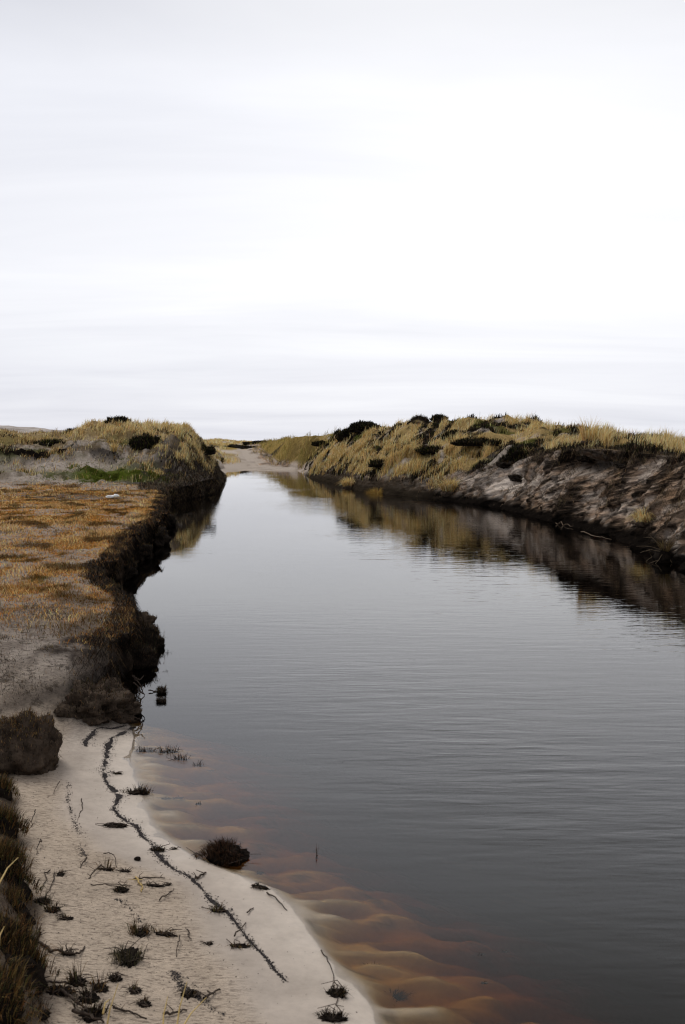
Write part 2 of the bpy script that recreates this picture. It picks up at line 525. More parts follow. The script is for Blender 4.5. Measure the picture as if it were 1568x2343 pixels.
# scalloped, crumbling edge with overhanging sods
sc_ = 0.22 * fbm(Y * 1.3, 0.3, 0.0, 3) + 0.13 * fbm(Y * 3.7, Z * 2.0, 1.0, 3) + 0.035 * fbm(Y * 11, Z * 9, X * 8, 3)
under = -0.07 * np.sin(np.pi * np.clip(Sface, 0, 1) ** 0.8) * (Sface < 1) + 0.05 * np.exp(-((Sface - 1.0) / 0.1) ** 2)
X = X + cl_ * near * onface * (sc_ * (0.35 + 0.65 * np.clip(Sface, 0, 1)) + under * (0.6 + 0.8 * perlin(Y * 0.9, 4.4)))
top = np.clip((Sface - 1) / 0.25, 0, 1)
amp = lerp(1.0, 2.4, sst(22, 30, Y))
Z = Z + top * (1 - be_ * 0.55) * amp * (0.035 * fbm(X * 1.6, Y * 1.2, 5.0, 3) + 0.018 * fbm(X * 6, Y * 5, 2.0, 3))
Z = Z + cl_ * onface * 0.02 * fbm(X * 9, Y * 9, Z * 9, 2)
# eroded hummocks on the dune front
dz = sst(24.5, 27, Y) * (1 - sst(45, 52, Y)) * top
Z = Z + dz * (0.22 * fbm(X * 0.9, Y * 0.7, 7.0, 3) + 0.13 * np.abs(fbm(X * 2.3, Y * 1.7, 8.0, 3)) * 2 - 0.06 + 0.06 * fbm(X * 5, Y * 4, 8.5, 2))
# soft bars and hollows of sand in the shallows
shal = be_ * sst(0.0, 0.10, -D) * (1 - sst(0.7, 1.4, -D))
rip = fbm((X * 0.9 + Y * 0.3) * 4.2, (Y * 0.95 - X * 0.15) * 10.5, 3.0, 2)
Z = Z + shal * (0.15 * (rip - 0.10) + 0.012 * fbm(X * 18, Y * 20, 1.0, 2))
Z = np.where((be_ > 0.9) & (D < -0.08), np.minimum(Z, -0.010), Z)
Z = Z + be_ * 0.010 * fbm(X * 5, Y * 5, 6.0, 4) * sst(-0.1, 0.05, D)

C = np.broadcast_to(SAND, X.shape + (3,)).copy()
C *= (1 + 0.18 * fbm(X * 1.3, Y * 1.0, 4.0, 3))[..., None]
n_a = fbm(X * 0.9, Y * 0.55, 11.0, 4); n_b = fbm(X * 2.6, Y * 1.5, 12.0, 4); n_c = fbm(X * 6, Y * 4, 13.0, 3)
# brown turf on the flat bank
turf = sst(6.0, 7.4, Y + 0.5 * n_a) * (1 - sst(24.0, 26.0, Y + 1.5 * n_b)) * top
bare = sst(-0.02, 0.24, n_a + 0.6 * n_b + 0.25 * n_c + 0.10) * 0.95
bare = np.maximum(bare, np.exp(-(((X + 4.4) / 0.9) ** 2 + ((Y - 12.2) / 1.3) ** 2)) * 1.3)
bare = np.maximum(bare, 0.75 * np.exp(-(((X + 1.9) / 0.6) ** 2 + ((Y - 7.3) / 0.5) ** 2)))
tcol = cmix(cmix(np.broadcast_to(TURF, X.shape + (3,)).copy(), STRAWC, sst(-0.05, 0.35, n_c)), TURFD, sst(0.0, 0.35, -n_b))
tcol = cmix(tcol, MOSS * 1.1, 0.6 * sst(0.15, 0.4, fbm(X * 1.7, Y * 1.1, 21.0, 3)))
C = cmix(C, tcol, turf * (1 - np.clip(bare, 0, 1) * 0.85))
# dead dark patch beyond the orange turf
dk = np.exp(-(((X + 5.6) / 1.6) ** 2 + ((Y - 21.5) / 2.2) ** 2)) + 0.8 * np.exp(-(((X + 4.2) / 0.7) ** 2 + ((Y - 11.2) / 0.5) ** 2))
C = cmix(C, PEATG * 1.3, 0.7 * dk * top)
# dune front: sand, moss, dark litter
dmask = sst(24.6, 26.2, Y + 1.2 * n_b) * (1 - sst(60, 90, Y)) * top
dl = cmix(np.broadcast_to(SAND * 0.93, X.shape + (3,)).copy(), np.array([0.15, 0.115, 0.075]), sst(-0.16, 0.14, n_b + 0.6 * n_c))
dl = cmix(dl, MOSS, 0.9 * sst(0.0, 0.28, fbm(X * 0.7, Y * 0.55, 31.0, 3)))
dl = cmix(dl, PEATG * 0.7, sst(0.1, 0.3, fbm(X * 0.9, Y * 0.9, 33.0, 4)))
mo = np.exp(-(((X + 5.9) / 1.25) ** 2 + ((Y - 27.4) / 0.9) ** 2)) * 1.6
dl = cmix(dl, np.array([0.095, 0.125, 0.015]), mo)
sp_ = np.exp(-(((X + 7.4) / 1.5) ** 2 + ((Y - 28.3) / 0.75) ** 2)) * 1.7 + np.exp(-(((X + 7.6) / 1.8) ** 2 + ((Y - 26.0) / 0.5) ** 2)) * 0.9
dl = cmix(dl, SAND * 1.1, sp_ * (1 - np.clip(mo, 0, 0.9)))
scarp = np.exp(-((Y - 29.6 - 0.25 * perlin(X * 0.8, 0.0)) / 0.42) ** 2) * sst(-7.3, -8.2, X) * 1.6
dl = cmix(dl, PEAT, scarp)
C = cmix(C, dl, dmask)
# ridge and nose under the tall grass
rg = sst(30.3, 31.8, Y) * (1 - sst(46, 60, Y)) * top
C = cmix(C, np.array([0.38, 0.27, 0.12]), 0.7 * rg)
nose = sst(26, 27.5, Y) * (1 - sst(40, 44, Y)) * (1 - sst(0.9, 1.8, D + 0.5 * n_b))
C = cmix(C, cmix(np.broadcast_to(PEATG * 0.8, X.shape + (3,)).copy(), SAND * 0.6, sst(0.18, 0.4, n_c + 0.4 * n_b)), nose * top)
# the sandy wash at the head of the channel
wsh = sst(43, 47, Y - 0.5 * D) * (1 - sst(lerp(1.4, 0.1, sst(56, 66, Y)), lerp(2.8, 0.8, sst(56, 66, Y)), D + n_a * 1.5))
C = cmix(C, SAND * 1.0, wsh)
farl = sst(60, 80, Y) * (1 - wsh)
C = cmix(C, cmix(np.broadcast_to(GOLD * 0.75, X.shape + (3,)).copy(), PEATG, sst(0.0, 0.3, fbm(X * 0.2, Y * 0.12, 6.0, 3))), farl)
C = cmix(C, SAND * 1.15, farl * sst(0.12, 0.3, fbm(X * 0.09, Y * 0.07, 61.0, 3)))
# the face of the bank: black wet peat, dull brown where it has dried
lip = np.exp(-((Sface - 1.02) / 0.07) ** 2)
fc = cmix(np.broadcast_to(PEAT, X.shape + (3,)).copy(), np.array([0.07, 0.05, 0.036]), sst(0.05, 0.45, fbm(X * 5, Y * 4, Z * 7, 3)))
C = cmix(C, fc, cl_ * ((Sface < 1.0) | False))
C = cmix(C, np.array([0.055, 0.04, 0.03]), cl_ * lip * (Sface >= 1) * (1 - sst(26, 28, Y)) * 0.9)
# dark earth apron where the turf ends and the sand starts
ap = np.exp(-((Y + 0.7 * n_c + 0.5 * n_b - 6.1) / 0.5) ** 2) * (1 - sst(0.3, 0.6, D - 0.5 * n_b - 0.35 * n_c)) * sst(-0.05, 0.05, D) * 1.3
C = cmix(C, np.array([0.062, 0.05, 0.044]), ap)
lit = np.exp(-((Y - 6.2) / 0.95) ** 2) * sst(0.0, 0.3, D) * 0.9
C = cmix(C, np.array([0.19, 0.155, 0.13]), 0.8 * lit * sst(-0.05, 0.22, n_c + 0.5 * fbm(X * 17, Y * 13, 3.0, 3)))
# beach: drier and yellower up the slope, pale damp sand beside the water
bdry = be_ * sst(0.28, 0.42, D + 0.04 * n_b)
C = cmix(C, np.array([0.49, 0.40, 0.315]), 0.9 * bdry)
bwet = be_ * (1 - sst(0.0, 0.3, D)) * sst(-0.02, 0.0, D)
C = cmix(C, np.array([0.50, 0.43, 0.365]), bwet)
C = cmix(C, np.array([0.47, 0.40, 0.335]), be_ * (D < 0) * 0.9)
C = cmix(C, PEATG, be_ * sst(0.6, 1.1, -D))
ybk = np.array([1.0] + [survey(*q, 0.1)[1] for q in ((110, 2343), (105, 2200), (80, 2060), (62, 1950), (45, 1830), (20, 1740))] + [6.0])
xbk = np.array([survey(115, 2343, 0.1)[0]] + [survey(*q, 0.1)[0] for q in ((110, 2343), (105, 2200), (80, 2060), (62, 1950), (45, 1830), (20, 1740))] + [-2.2])
bank_e = np.interp(Y, ybk, xbk) - X
darkb = sst(-0.03, 0.03, bank_e + 0.06 * n_c) * (1 - sst(4.7, 5.2, Y)) * (Y > 0)
C = cmix(C, np.array([0.05, 0.036, 0.026]), 0.9 * darkb)
Z = Z + 0.05 * sst(0.0, 0.12, bank_e) * (1 - sst(4.7, 5.2, Y)) * (Y > 0.5)
mud = be_ * (D < -0.02) * sst(0.16, 0.34, fbm(X * 5 + 2, Y * 9, 41.0, 3)) * 0.75
C = cmix(C, np.array([0.10, 0.075, 0.05]), mud)
C = np.clip(C, 0.004, 0.9)
det = np.zeros(X.shape + (4,))
det[..., 0] = np.clip(0.12 + 0.5 * bdry + 0.9 * lit + 0.6 * turf + 0.35 * dmask, 0, 1) * (D > 0.02)
det[..., 1] = be_ * bdry
det[..., 2] = np.clip(turf + cl_ * onface + dmask + lit + 0.15 * bdry, 0, 1)
det[..., 3] = np.clip(be_ * (1 - sst(0.02, 0.34, D + 0.05 * n_b)) * (D > -0.3), 0, 1)
Z = np.where((be_ > 0.5) & (D < -0.05), np.minimum(Z, -0.012), Z)
VL = np.stack([X, Y, Z], -1)
FL = grid_faces(*X.shape)
left_bank = link('left_bank', make_mesh('left_bank', VL, FL, {'col': C, 'det': det}), M_GROUND)
tag(left_bank, 'left bank of the channel, sand beach, brown turf and dune behind', kind='structure')
LG = dict(bank=darkb, V=VL, D=D, S=Sface, turf=turf * (1 - np.clip(bare, 0, 1) * 0.8) * (1 - 0.8 * np.clip(dk, 0, 1)), dmask=dmask, n=n_b, moss=mo, sandp=sp_, scarp=scarp)

# ------------------------------------------------------------------ right bank
yr = np.concatenate([rows(-5, 8.0, 0.0, 0.4)[:-1], rows(8.0, 60, 0.0030, 0.03), rows(61, 380, 0.03, 0.5)])
NF, NT = 170, 170
s = np.linspace(0, 1, NF)
dt = 0.014 * (1.025 ** np.arange(NT) - 1) / 0.025
dt = np.concatenate([dt[1:], dt[-1] + np.cumsum(2.0 * 1.25 ** np.arange(20))])
Yg, Sg = np.meshgrid(yr, s, indexing='ij')
hl = pchip([-6, 8, 12, 15, 19, 22.5, 24.5, 26.5, 29, 32, 38, 44, 50, 56, 60, 400],
           [1.0, 1.02, 1.06, 1.18, 1.36, 1.28, 1.12, 0.80, 0.42, 0.34, 0.30, 0.22, 0.16, 0.10, 0.12, 0.2], Yg)
wf = pchip([-6, 8, 12, 15, 19, 22.5, 24.5, 27, 30, 38, 44, 56, 400], [1.3, 1.3, 1.25, 1.1, 0.8, 0.75, 0.9, 0.7, 0.35, 0.35, 0.45, 1.0, 2], Yg)
zf = lerp(-0.45 * (1 - sst(56, 58, Yg)) - 0.02, hl, Sg) + wash(Yg)
foot = 0.10
zq = zf
df = -0.05 + wf * (0.30 * Sg + 0.70 * Sg ** 1.6)
D, Z = df, zf
d_end, z_end = D[:, -1:], Z[:, -1:]
Dt = d_end + dt[None, :]
Yt = np.repeat(yr[:, None], dt.size, 1)
Xt = shore_r(Yt) + Dt
hrr = pchip([-6, 8, 12, 16, 20, 24, 27, 30, 33, 37, 42, 48, 54, 60, 75, 100, 400],
            [1.25, 1.32, 1.42, 1.42, 1.46, 1.58, 1.80, 2.02, 2.18, 2.20, 2.06, 1.98, 1.86, 1.76, 1.64, 1.60, 1.55], Yt)
drr = pchip([-6, 12, 16, 20, 24, 27, 30, 33, 37, 42, 48, 56, 75, 400], [2.6, 2.4, 1.5, 0.9, 2.0, 2.6, 3.2, 3.4, 2.8, 2.0, 1.8, 1.3, 1.5, 5], Yt)
q = np.clip((Dt - d_end) / drr, 0, 1)
q = lerp(q * q * (3 - 2 * q), np.sqrt(1 - (1 - q) ** 2), 0.35)
back = sst(0.2, 4.2, Dt - d_end - drr)
Zt = z_end + (hrr - z_end) * q - lerp(0.25, 0.75, sst(22, 28, Yt)) * back * (1 - 0.5 * sst(60, 80, Yt))
Zt = Zt + sst(1.5, 4, Dt - d_end) * (0.16 * fbm(Xt * 0.25, Yt * 0.2, 44.0, 3))
D = np.concatenate([D, Dt], 1); Z = np.concatenate([Z, Zt], 1)
Y = np.repeat(yr[:, None], D.shape[1], 1)
Sface = np.concatenate([Sg, 1.0 + Dt - d_end], 1)
X = shore_r(Y) + D
cl_ = (1 - sst(27, 30, Y))
onface = 1 - sst(1.0, 1.35, Sface)
lowcl = sst(27, 30, Y) * (1 - sst(46, 54, Y))
# bedding: thin peaty laminae between sand, arched and torn
warp = 0.10 * fbm(Y * 0.45, Z * 0.9, 3.0, 3)
arch = 0.24 * (Y - 18.0) - 0.03 * (Y - 16.5) ** 2 * (Y < 16.5)
qq = Z + arch + warp
tear = fbm(Y * 0.8, Z * 2.2, 6.0, 3)
lam = fbm(qq * 19.0 + 2.2 * tear, Y * 1.1, X * 1.0, 3)
lam2 = fbm(qq * 34.0, Y * 1.6, 2.0, 2)
big = fbm(Y * 0.75, qq * 2.4, 8.0, 3)
lump = fbm(Y * 2.2, Z * 2.4, X * 2.0, 4)
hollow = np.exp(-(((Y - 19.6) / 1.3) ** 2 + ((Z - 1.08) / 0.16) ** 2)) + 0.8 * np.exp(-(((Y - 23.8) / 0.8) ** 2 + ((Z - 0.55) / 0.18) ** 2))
buldge = np.exp(-(((Y - 19.0) / 2.2) ** 2 + ((Z - 1.38) / 0.12) ** 2))
crumb = fbm(Y * 5.5, Z * 6.5, X * 5.0, 4)
strat = sst(13.6, 15.6, Y + 1.6 * big) * (1 - 0.75 * sst(21.5, 23.5, Y + 1.5 * big)) * (1 - 0.8 * sst(0.0, 0.35, fbm(Y * 0.9, Z * 1.6, 5.5, 3)))
out = cl_ * onface * np.clip(Sface * 4, 0.2, 1) * (
    strat * (0.055 * np.clip(lam, -0.5, 0.6) + 0.02 * lam2) + (1 - 0.5 * strat) * (0.15 * lump) + 0.075 * crumb + 0.24 * big - 0.16 * (0.25 - np.abs(fbm(Y * 1.7, Z * 2.6, 12.0, 3))) - 0.30 * hollow + 0.12 * buldge)
rag = fbm(Y * 1.2, 3.0, 2.0, 4)
out = out + lowcl * onface * (0.20 * rag + 0.07 * fbm(Y * 4, Z * 6, 1.0, 3))
# a low ledge at the water's edge
out = out + cl_ * 0.14 * np.exp(-((Z - 0.0) / 0.07) ** 2) * (0.6 + 0.8 * perlin(Y * 0.9, 9.0))
X = X - out
top = np.clip((Sface - 1) / 0.4, 0, 1)
Z = Z + top * (0.24 * fbm(X * 0.9, Y * 0.55, 15.0, 4) + 0.09 * fbm(X * 3.0, Y * 2.2, 16.0, 3)) * (1 - 0.5 * sst(60, 90, Y))
# small scarps on the long slope
stp = sst(24, 27, Y) * (1 - sst(50, 56, Y)) * top
Z = Z + stp * 0.34 * np.abs(fbm(X * 0.8, Y * 0.42, 17.0, 3)) * 2 - stp * 0.12
Z = Z + cl_ * onface * (1 - strat) * 0.05 * fbm(X * 4, Y * 4, Z * 4, 3)

n_a = fbm(X * 0.7, Y * 0.4, 51.0, 4); n_b = fbm(X * 2.0, Y * 1.1, 52.0, 4); n_c = fbm(X * 5, Y * 3.5, Z * 5, 3)
C = np.broadcast_to(np.array([0.44, 0.31, 0.22]), X.shape + (3,)).copy()
C = cmix(C, SAND * 1.2, sst(-0.08, 0.2, n_c + 0.6 * crumb) * (1 - 0.6 * strat))
C = cmix(C, np.array([0.46, 0.30, 0.19]), strat * sst(0.0, 0.3, n_b))
C = cmix(C, PEAT * 1.1, strat * sst(0.05, 0.2, lam + 0.6 * big + 0.3 * crumb) * 0.8)
C = cmix(C, PEATG * 0.6, strat * 0.4 * sst(0.02, 0.22, lam2 + 0.2 * n_c))
C = cmix(C, PEATG * 0.8, (1 - strat) * sst(-0.05, 0.2, fbm(Y * 2.6, Z * 5.5, X * 3.0, 4) - 0.5 * crumb) * 0.75)
C = cmix(C, SAND * 1.25, cl_ * 0.7 * sst(0.04, 0.22, -big) * sst(0.25, 0.4, Z))
C = cmix(C, PEAT * 2.0, cl_ * 0.8 * sst(0.02, 0.18, big))
crk = sst(0.10, 0.0, np.abs(fbm(Y * 1.7, Z * 2.6, 12.0, 3)))
C = cmix(C, PEAT * 1.5, 0.8 * crk * sst(-0.2, 0.1, n_b + 0.3))
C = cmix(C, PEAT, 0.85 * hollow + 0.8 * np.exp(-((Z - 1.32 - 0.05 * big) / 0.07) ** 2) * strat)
spat = np.exp(-(((Y - 24.6) / 1.0) ** 2 + ((Z - 0.55) / 0.27) ** 2)) * 1.5
C = cmix(C, SAND * 1.35, spat * sst(-0.4, 0.1, n_c))
C = cmix(C, PEAT, (1 - sst(0.10, 0.27, Z - wash(Y) + 0.10 * n_b + 0.05 * n_c)) * (1 - sst(50, 55, Y)))
# upper surface
tp = sst(1.02, 1.25, Sface + 0.10 * n_b)
tcol = cmix(np.broadcast_to(np.array([0.42, 0.30, 0.13]), X.shape + (3,)).copy(), SAND * 1.1, sst(0.08, 0.26, n_b))
tcol = cmix(tcol, PEAT * 2.0, sst(-0.1, 0.10, n_a + 0.5 * n_c))
tcol = cmix(tcol, MOSS * 0.8, 0.8 * sst(0.1, 0.32, fbm(X * 0.8, Y * 0.5, 71.0, 3)))
tcol = cmix(tcol, SAND * 1.05, 1.2 * np.exp(-(((X - 6.6) / 1.0) ** 2 + ((Y - 17.0) / 1.6) ** 2)))
tcol = cmix(tcol, SAND * 0.9, 1.1 * np.exp(-(((X - 3.9) / 0.35) ** 2 + ((Y - 26.5) / 0.7) ** 2)))
C = cmix(C, tcol, tp)
C = cmix(C, np.array([0.04, 0.031, 0.022]), lowcl * (1 - sst(0.25, 0.8, Z + 0.2 * n_b)) * 0.9)
wsh = sst(46, 52, Y - 0.6 * D) * (1 - sst(lerp(0.6, 0.1, sst(56, 64, Y)), lerp(1.4, 0.7, sst(56, 64, Y)), D + n_a * 1.0))
C = cmix(C, SAND * 1.0, wsh)
farr = sst(50, 62, Y) * (1 - wsh) * tp
C = cmix(C, cmix(np.broadcast_to(GOLD * 0.8, X.shape + (3,)).copy(), PEATG * 0.6, sst(0.1, 0.35, fbm(X * 0.3, Y * 0.15, 6.0, 3))), farr)
C = np.clip(C, 0.004, 0.9)
det = np.zeros(X.shape + (4,))
det[..., 0] = 0.5 * (1 - sst(50, 60, Y)); det[..., 2] = (1.0 - 0.6 * wsh) * (1 - 0.75 * np.clip(spat, 0, 1)) * (0.7 + 0.3 * tp)
bedA = np.clip(cl_ * (1 - tp) * (1 - 0.6 * sst(0.04, 0.22, -big)) * (0.25 + 0.75 * strat) * (1 - 0.8 * np.clip(spat, 0, 1)) * sst(0.05, 0.2, Z), 0, 1)
VR = np.stack([X, Y, Z], -1)
FR = grid_faces(*X.shape, flip=True)
right_bank = link('right_bank', make_mesh('right_bank', VR, FR, {'col': C, 'det': det, 'bed': np.repeat(bedA[..., None], 3, -1)}), M_GROUND)
tag(right_bank, 'right bank of the channel, torn peat and sand face below grassy dune', kind='structure')
RG = dict(V=VR, D=D, S=Sface, n=n_b, na=n_a, wsh=wsh, tp=tp)

# ------------------------------------------------------------------ bed of the channel and the path up the wash
yb = np.concatenate([rows(-5, 60, 0.0, 0.25), rows(60.5, 380, 0.03, 0.5)])
u = np.linspace(0, 1, 50)
Yb, Ub = np.meshgrid(yb, u, indexing='ij')
x0, x1 = shore_l(Yb) - 0.5 - 0.2 * sst(54, 58, Yb), shore_r(Yb) + 0.5
Xb = lerp(x0, x1, Ub)
dep = -0.62 * (1 - sst(47, 57.0, Yb))
Zb = dep + wash(Yb) + 0.05 * fbm(Xb * 0.9, Yb * 0.8, 2.0, 3) * (1 - 0.6 * sst(50, 58, Yb))
Zb = Zb - 0.25 * (1 - sst(5.0, 8.0, Yb))
Cb = np.broadcast_to(PEATG * 0.8, Xb.shape + (3,)).copy()
Cb = cmix(Cb, SAND * 1.05, sst(48, 54, Yb))
Cb = cmix(Cb, GOLD * 0.75, sst(84, 96, Yb + 14 * fbm(Xb * 0.5, Yb * 0.1, 3.0, 3)))
Cb = cmix(Cb, PEATG * 1.4, 0.6 * sst(0.1, 0.3, fbm(Xb * 0.6, Yb * 1.2, 4.0, 3)) * sst(54, 57, Yb) * (1 - sst(62, 75, Yb)))
dtb = np.zeros(Xb.shape + (4,)); dtb[..., 0] = 0.3; dtb[..., 2] = 0.3
bed = link('channel_bed', make_mesh('channel_bed', np.stack([Xb, Yb, Zb], -1), grid_faces(*Xb.shape, flip=False), {'col': Cb, 'det': dtb}), M_GROUND)
tag(bed, 'dark bed of the channel and the sandy wash at its head', kind='structure')

# ------------------------------------------------------------------ water
yw = rows(-4.5, 57.5, 0.0, 0.5); xw = np.linspace(-9, 8, 60)
Yw, Xw = np.meshgrid(yw, xw, indexing='ij')
dl_ = Xw - shore_l(Yw)
calm = (0.10 + 0.90 * sst(0.1, 1.3, dl_ - 0.5 * sst(6, 3, Yw))) * (1.0 - 0.45 * sst(24, 45, Yw)) * (0.75 + 0.25 * sst(3, 4.2, Yw)) * (1 + 1.5 * (1 - sst(5, 11, Yw)))
calm = np.clip(calm, 0.05, 3)
water = link('water', make_mesh('water', np.stack([Xw, Yw, 0 * Xw], -1), grid_faces(*Xw.shape), {'col': np.ones(Xw.shape + (3,)), 'calm': np.repeat(calm[..., None], 3, -1)}), M_WATER)
tag(water, 'dark peat-stained water of the channel with small ripples', kind='structure')

#DETAILS

# ------------------------------------------------------------------ placing on the ground
bpy.context.view_layer.update()


def hit(px, py):
    """ground point seen along a sight line (land only)"""
    d = Vector(sight(px, py)).normalized()
    best = None
    for ob in (left_bank, right_bank):
        ok, loc, nor, _ = ob.ray_cast(Vector((0, 0, EYE)), d)
        if ok and (best is None or loc.length < best.length):
            best = loc
    if best is None:
        x, y = survey(px, py, 0.0)
        best = Vector((x, y, 0))
    return best


def drop(x, y):
    """ground height under a spot"""
    z = -9
    for ob in (left_bank, right_bank, bed):
        ok, loc, nor, _ = ob.ray_cast(Vector((x, y, 6)), Vector((0, 0, -1)))
        if ok:
            z = max(z, loc.z)
    return z if z > -8 else 0.0


def at(px, dist):
    x = (px - FW / 2) / F * dist
    return Vector((x, dist, drop(x, dist)))


# ------------------------------------------------------------------ grass
def scatter(V, dens, n, rng, lod=1.0, extra=()):
    a = V[:-1, :-1]; b = V[:-1, 1:]; c = V[1:, 1:]; d = V[1:, :-1]
    ar = 0.5 * np.linalg.norm(np.cross(c - a, d - b), axis=-1)
    dm = 0.25 * (dens[:-1, :-1] + dens[:-1, 1:] + dens[1:, 1:] + dens[1:, :-1])
    p = ar * np.clip(dm, 0, None) / np.maximum(1.0, np.abs(a[..., 1])) ** lod
    p = p.ravel()
    cum = np.cumsum(p)
    idx = np.searchsorted(cum, rng.random(n) * cum[-1])
    i, j = np.unravel_index(np.clip(idx, 0, p.size - 1), ar.shape)
    u, v = rng.random(n)[:, None], rng.random(n)[:, None]

    def samp(A):
        A = A if A.ndim == 3 else A[..., None]
        return (A[i, j] * (1 - u) * (1 - v) + A[i, j + 1] * u * (1 - v) + A[i + 1, j + 1] * u * v + A[i + 1, j] * (1 - u) * v)
    return [samp(V)] + [samp(np.asarray(e, float)) for e in extra]


def blade_geo(Pp, h, w, az, lean, col, rng, curl=0.0, sideaz=None):
    n = len(Pp)
    L = np.stack([np.cos(az), np.sin(az), 0 * az], 1)
    sa = rng.random(n) * math.pi if sideaz is None else sideaz
    sd = np.stack([np.cos(sa), np.sin(sa), 0 * sa], 1) * (w / 2)[:, None]
    up = np.array([0, 0, 1.0])
    mid = Pp + up * (h * 0.58 * np.sqrt(np.clip(1 - (lean * 0.6) ** 2, 0.05, 1)))[:, None] + L * (h * lean * 0.36)[:, None]
    tip = Pp + up * (h * (np.sqrt(np.clip(1 - lean ** 2, 0.02, 1)) - curl * lean))[:, None] + L * (h * lean)[:, None]
    V = np.stack([Pp - sd, Pp + sd, mid - sd * 0.75, mid + sd * 0.75, tip], 1).reshape(-1, 3)
    b = (np.arange(n) * 5)[:, None, None]
    f = (np.array([[0, 1, 3], [0, 3, 2], [2, 3, 4]])[None] + b).reshape(-1, 3)
    return V, f, np.repeat(col, 5, 0)


def grass(name, Pp, h, w, az, lean, col, rng, mat, curl=0.0, parent=None, smooth=True):
    V, f, c = blade_geo(Pp, h, w, az, lean, col, rng, curl)
    o = link(name, make_mesh(name, V, f, {'col': c}, smooth=smooth), mat, parent)
    o['kind'] = 'stuff'
    return o


def pick(rng, n, cols, probs):
    cols = np.asarray(cols, float)
    k = rng.choice(len(cols), n, p=np.asarray(probs) / np.sum(probs))
    return np.clip(cols[k] * rng.normal(1, 0.22, n)[:, None].clip(0.45, 1.7) * rng.normal(1, 0.06, (n, 3)), 0.004, 0.8)


rg = np.random.default_rng(21)
# short turf on the flat left bank
n = 150000
d_turf = LG['turf'] * (LG['V'][..., 0] > -0.42 * LG['V'][..., 1] - 1.0)
lipd = (LG['S'] > 0.93) * np.exp(-((LG['S'] - 1.05) / 0.14) ** 2) * sst(5.9, 6.6, LG['V'][..., 1]) * (1 - sst(26, 27, LG['V'][..., 1]))
tone = fbm(LG['V'][..., 0] * 1.5, LG['V'][..., 1] * 0.9, 77.0, 3)
p, tn, dd, nb2 = scatter(LG['V'], d_turf + 0.6 * lipd, n, rg, 1.15, (tone, LG['D'], LG['n']))
tn, dd, nb2 = tn[:, 0], dd[:, 0], nb2[:, 0]
ca = pick(rg, n, [(0.52, 0.26, 0.07), (0.40, 0.18, 0.045), (0.64, 0.46, 0.22), (0.13, 0.07, 0.03), (0.21, 0.18, 0.04)], [4, 4, 3.0, 2.5, 1])
cb = pick(rg, n, [(0.66, 0.50, 0.29), (0.52, 0.34, 0.17), (0.32, 0.17, 0.06), (0.13, 0.085, 0.05)], [4, 3, 2, 1.5])
cc = np.where((tn + 0.12 * rg.normal(size=n) > 0.05)[:, None], cb, ca)
cc = cc * (1 - 0.72 * sst(0.0, 0.24, -nb2))[:, None] * (1 + 0.25 * sst(0.1, 0.35, nb2))[:, None]
edge = (dd < 0.24)[:, None]
cc = np.clip(cc * np.array([1.18, 1.06, 0.82]), 0, 0.85)
cc = np.where(edge, cc * np.array([0.62, 0.58, 0.55]), cc)
h = rg.uniform(0.012, 0.042, n) * (0.6 + 0.9 * sst(-0.1, 0.3, tn)) * (1 + 0.5 * rg.random(n) ** 4) * (1 + 0.012 * p[:, 1])
tag(grass('turf_grass', p, h, np.maximum(0.0022, 0.00055 * p[:, 1]) * rg.uniform(0.6, 1.3, n), rg.uniform(0, 6.283, n),
          rg.uniform(0.45, 0.98, n), cc, rg, M_BLADE, 0.1),
    'short orange-brown turf covering the flat left bank', 'grass', kind='stuff')

# roots and dead leaves hanging over the peat edge
n = 16000
fringe = ((LG['S'] > 0.75) & (LG['S'] < 1.12)) * sst(5.6, 6.0, LG['V'][..., 1]) * (1 - sst(27, 34, LG['V'][..., 1]))
p, = scatter(LG['V'], fringe * 1.0, n, rg, 1.0)
tag(grass('root_fringe', p, rg.uniform(0.02, 0.09, n), np.maximum(0.002, 0.0005 * p[:, 1]), rg.normal(-0.2, 0.9, n), rg.uniform(0.75, 1.0, n),
          pick(rg, n, [(0.012, 0.009, 0.007), (0.035, 0.022, 0.013), (0.14, 0.085, 0.04)], [5, 3, 1.0]), rg, M_DARKBLADE, 1.0),
    'dark roots and dead leaves hanging over the cut peat edge of the left bank', 'roots', kind='stuff')

GOLDS = [(0.80, 0.57, 0.26), (0.88, 0.70, 0.40), (0.66, 0.42, 0.155), (0.44, 0.32, 0.11), (0.22, 0.14, 0.065)]
WIND = 0.15


def marram(name, V, dens, n, hmin, hmax, label, rng, cols=GOLDS, probs=(4, 4, 3, 1.2, 0.8), lod=1.0, wk=0.00036, hm=None):
    gx, gy = V[..., 0], V[..., 1]
    sc_c = 1.0 if lod < 1.3 else 0.35
    clump = sst(0.0, 0.24, fbm(gx * 2.4 * sc_c + 3.3, gy * 1.5 * sc_c, 55.0 + n * 1e-4, 2))
    p, cm = scatter(V, dens * (0.05 + clump), n, rng, lod, (clump,))
    h = rng.uniform(hmin, hmax, n) * (0.55 + 0.65 * cm[:, 0])
    o = grass(name, p, h, np.maximum(0.003, wk * p[:, 1]) * rng.uniform(0.7, 1.2, n), rng.normal(WIND, 1.15, n),
              np.clip(rng.normal(0.48, 0.22, n), 0.05, 0.97), pick(rng, n, cols, probs), rng, M_BLADE, 0.12)
    return tag(o, label, 'grass', kind='stuff')


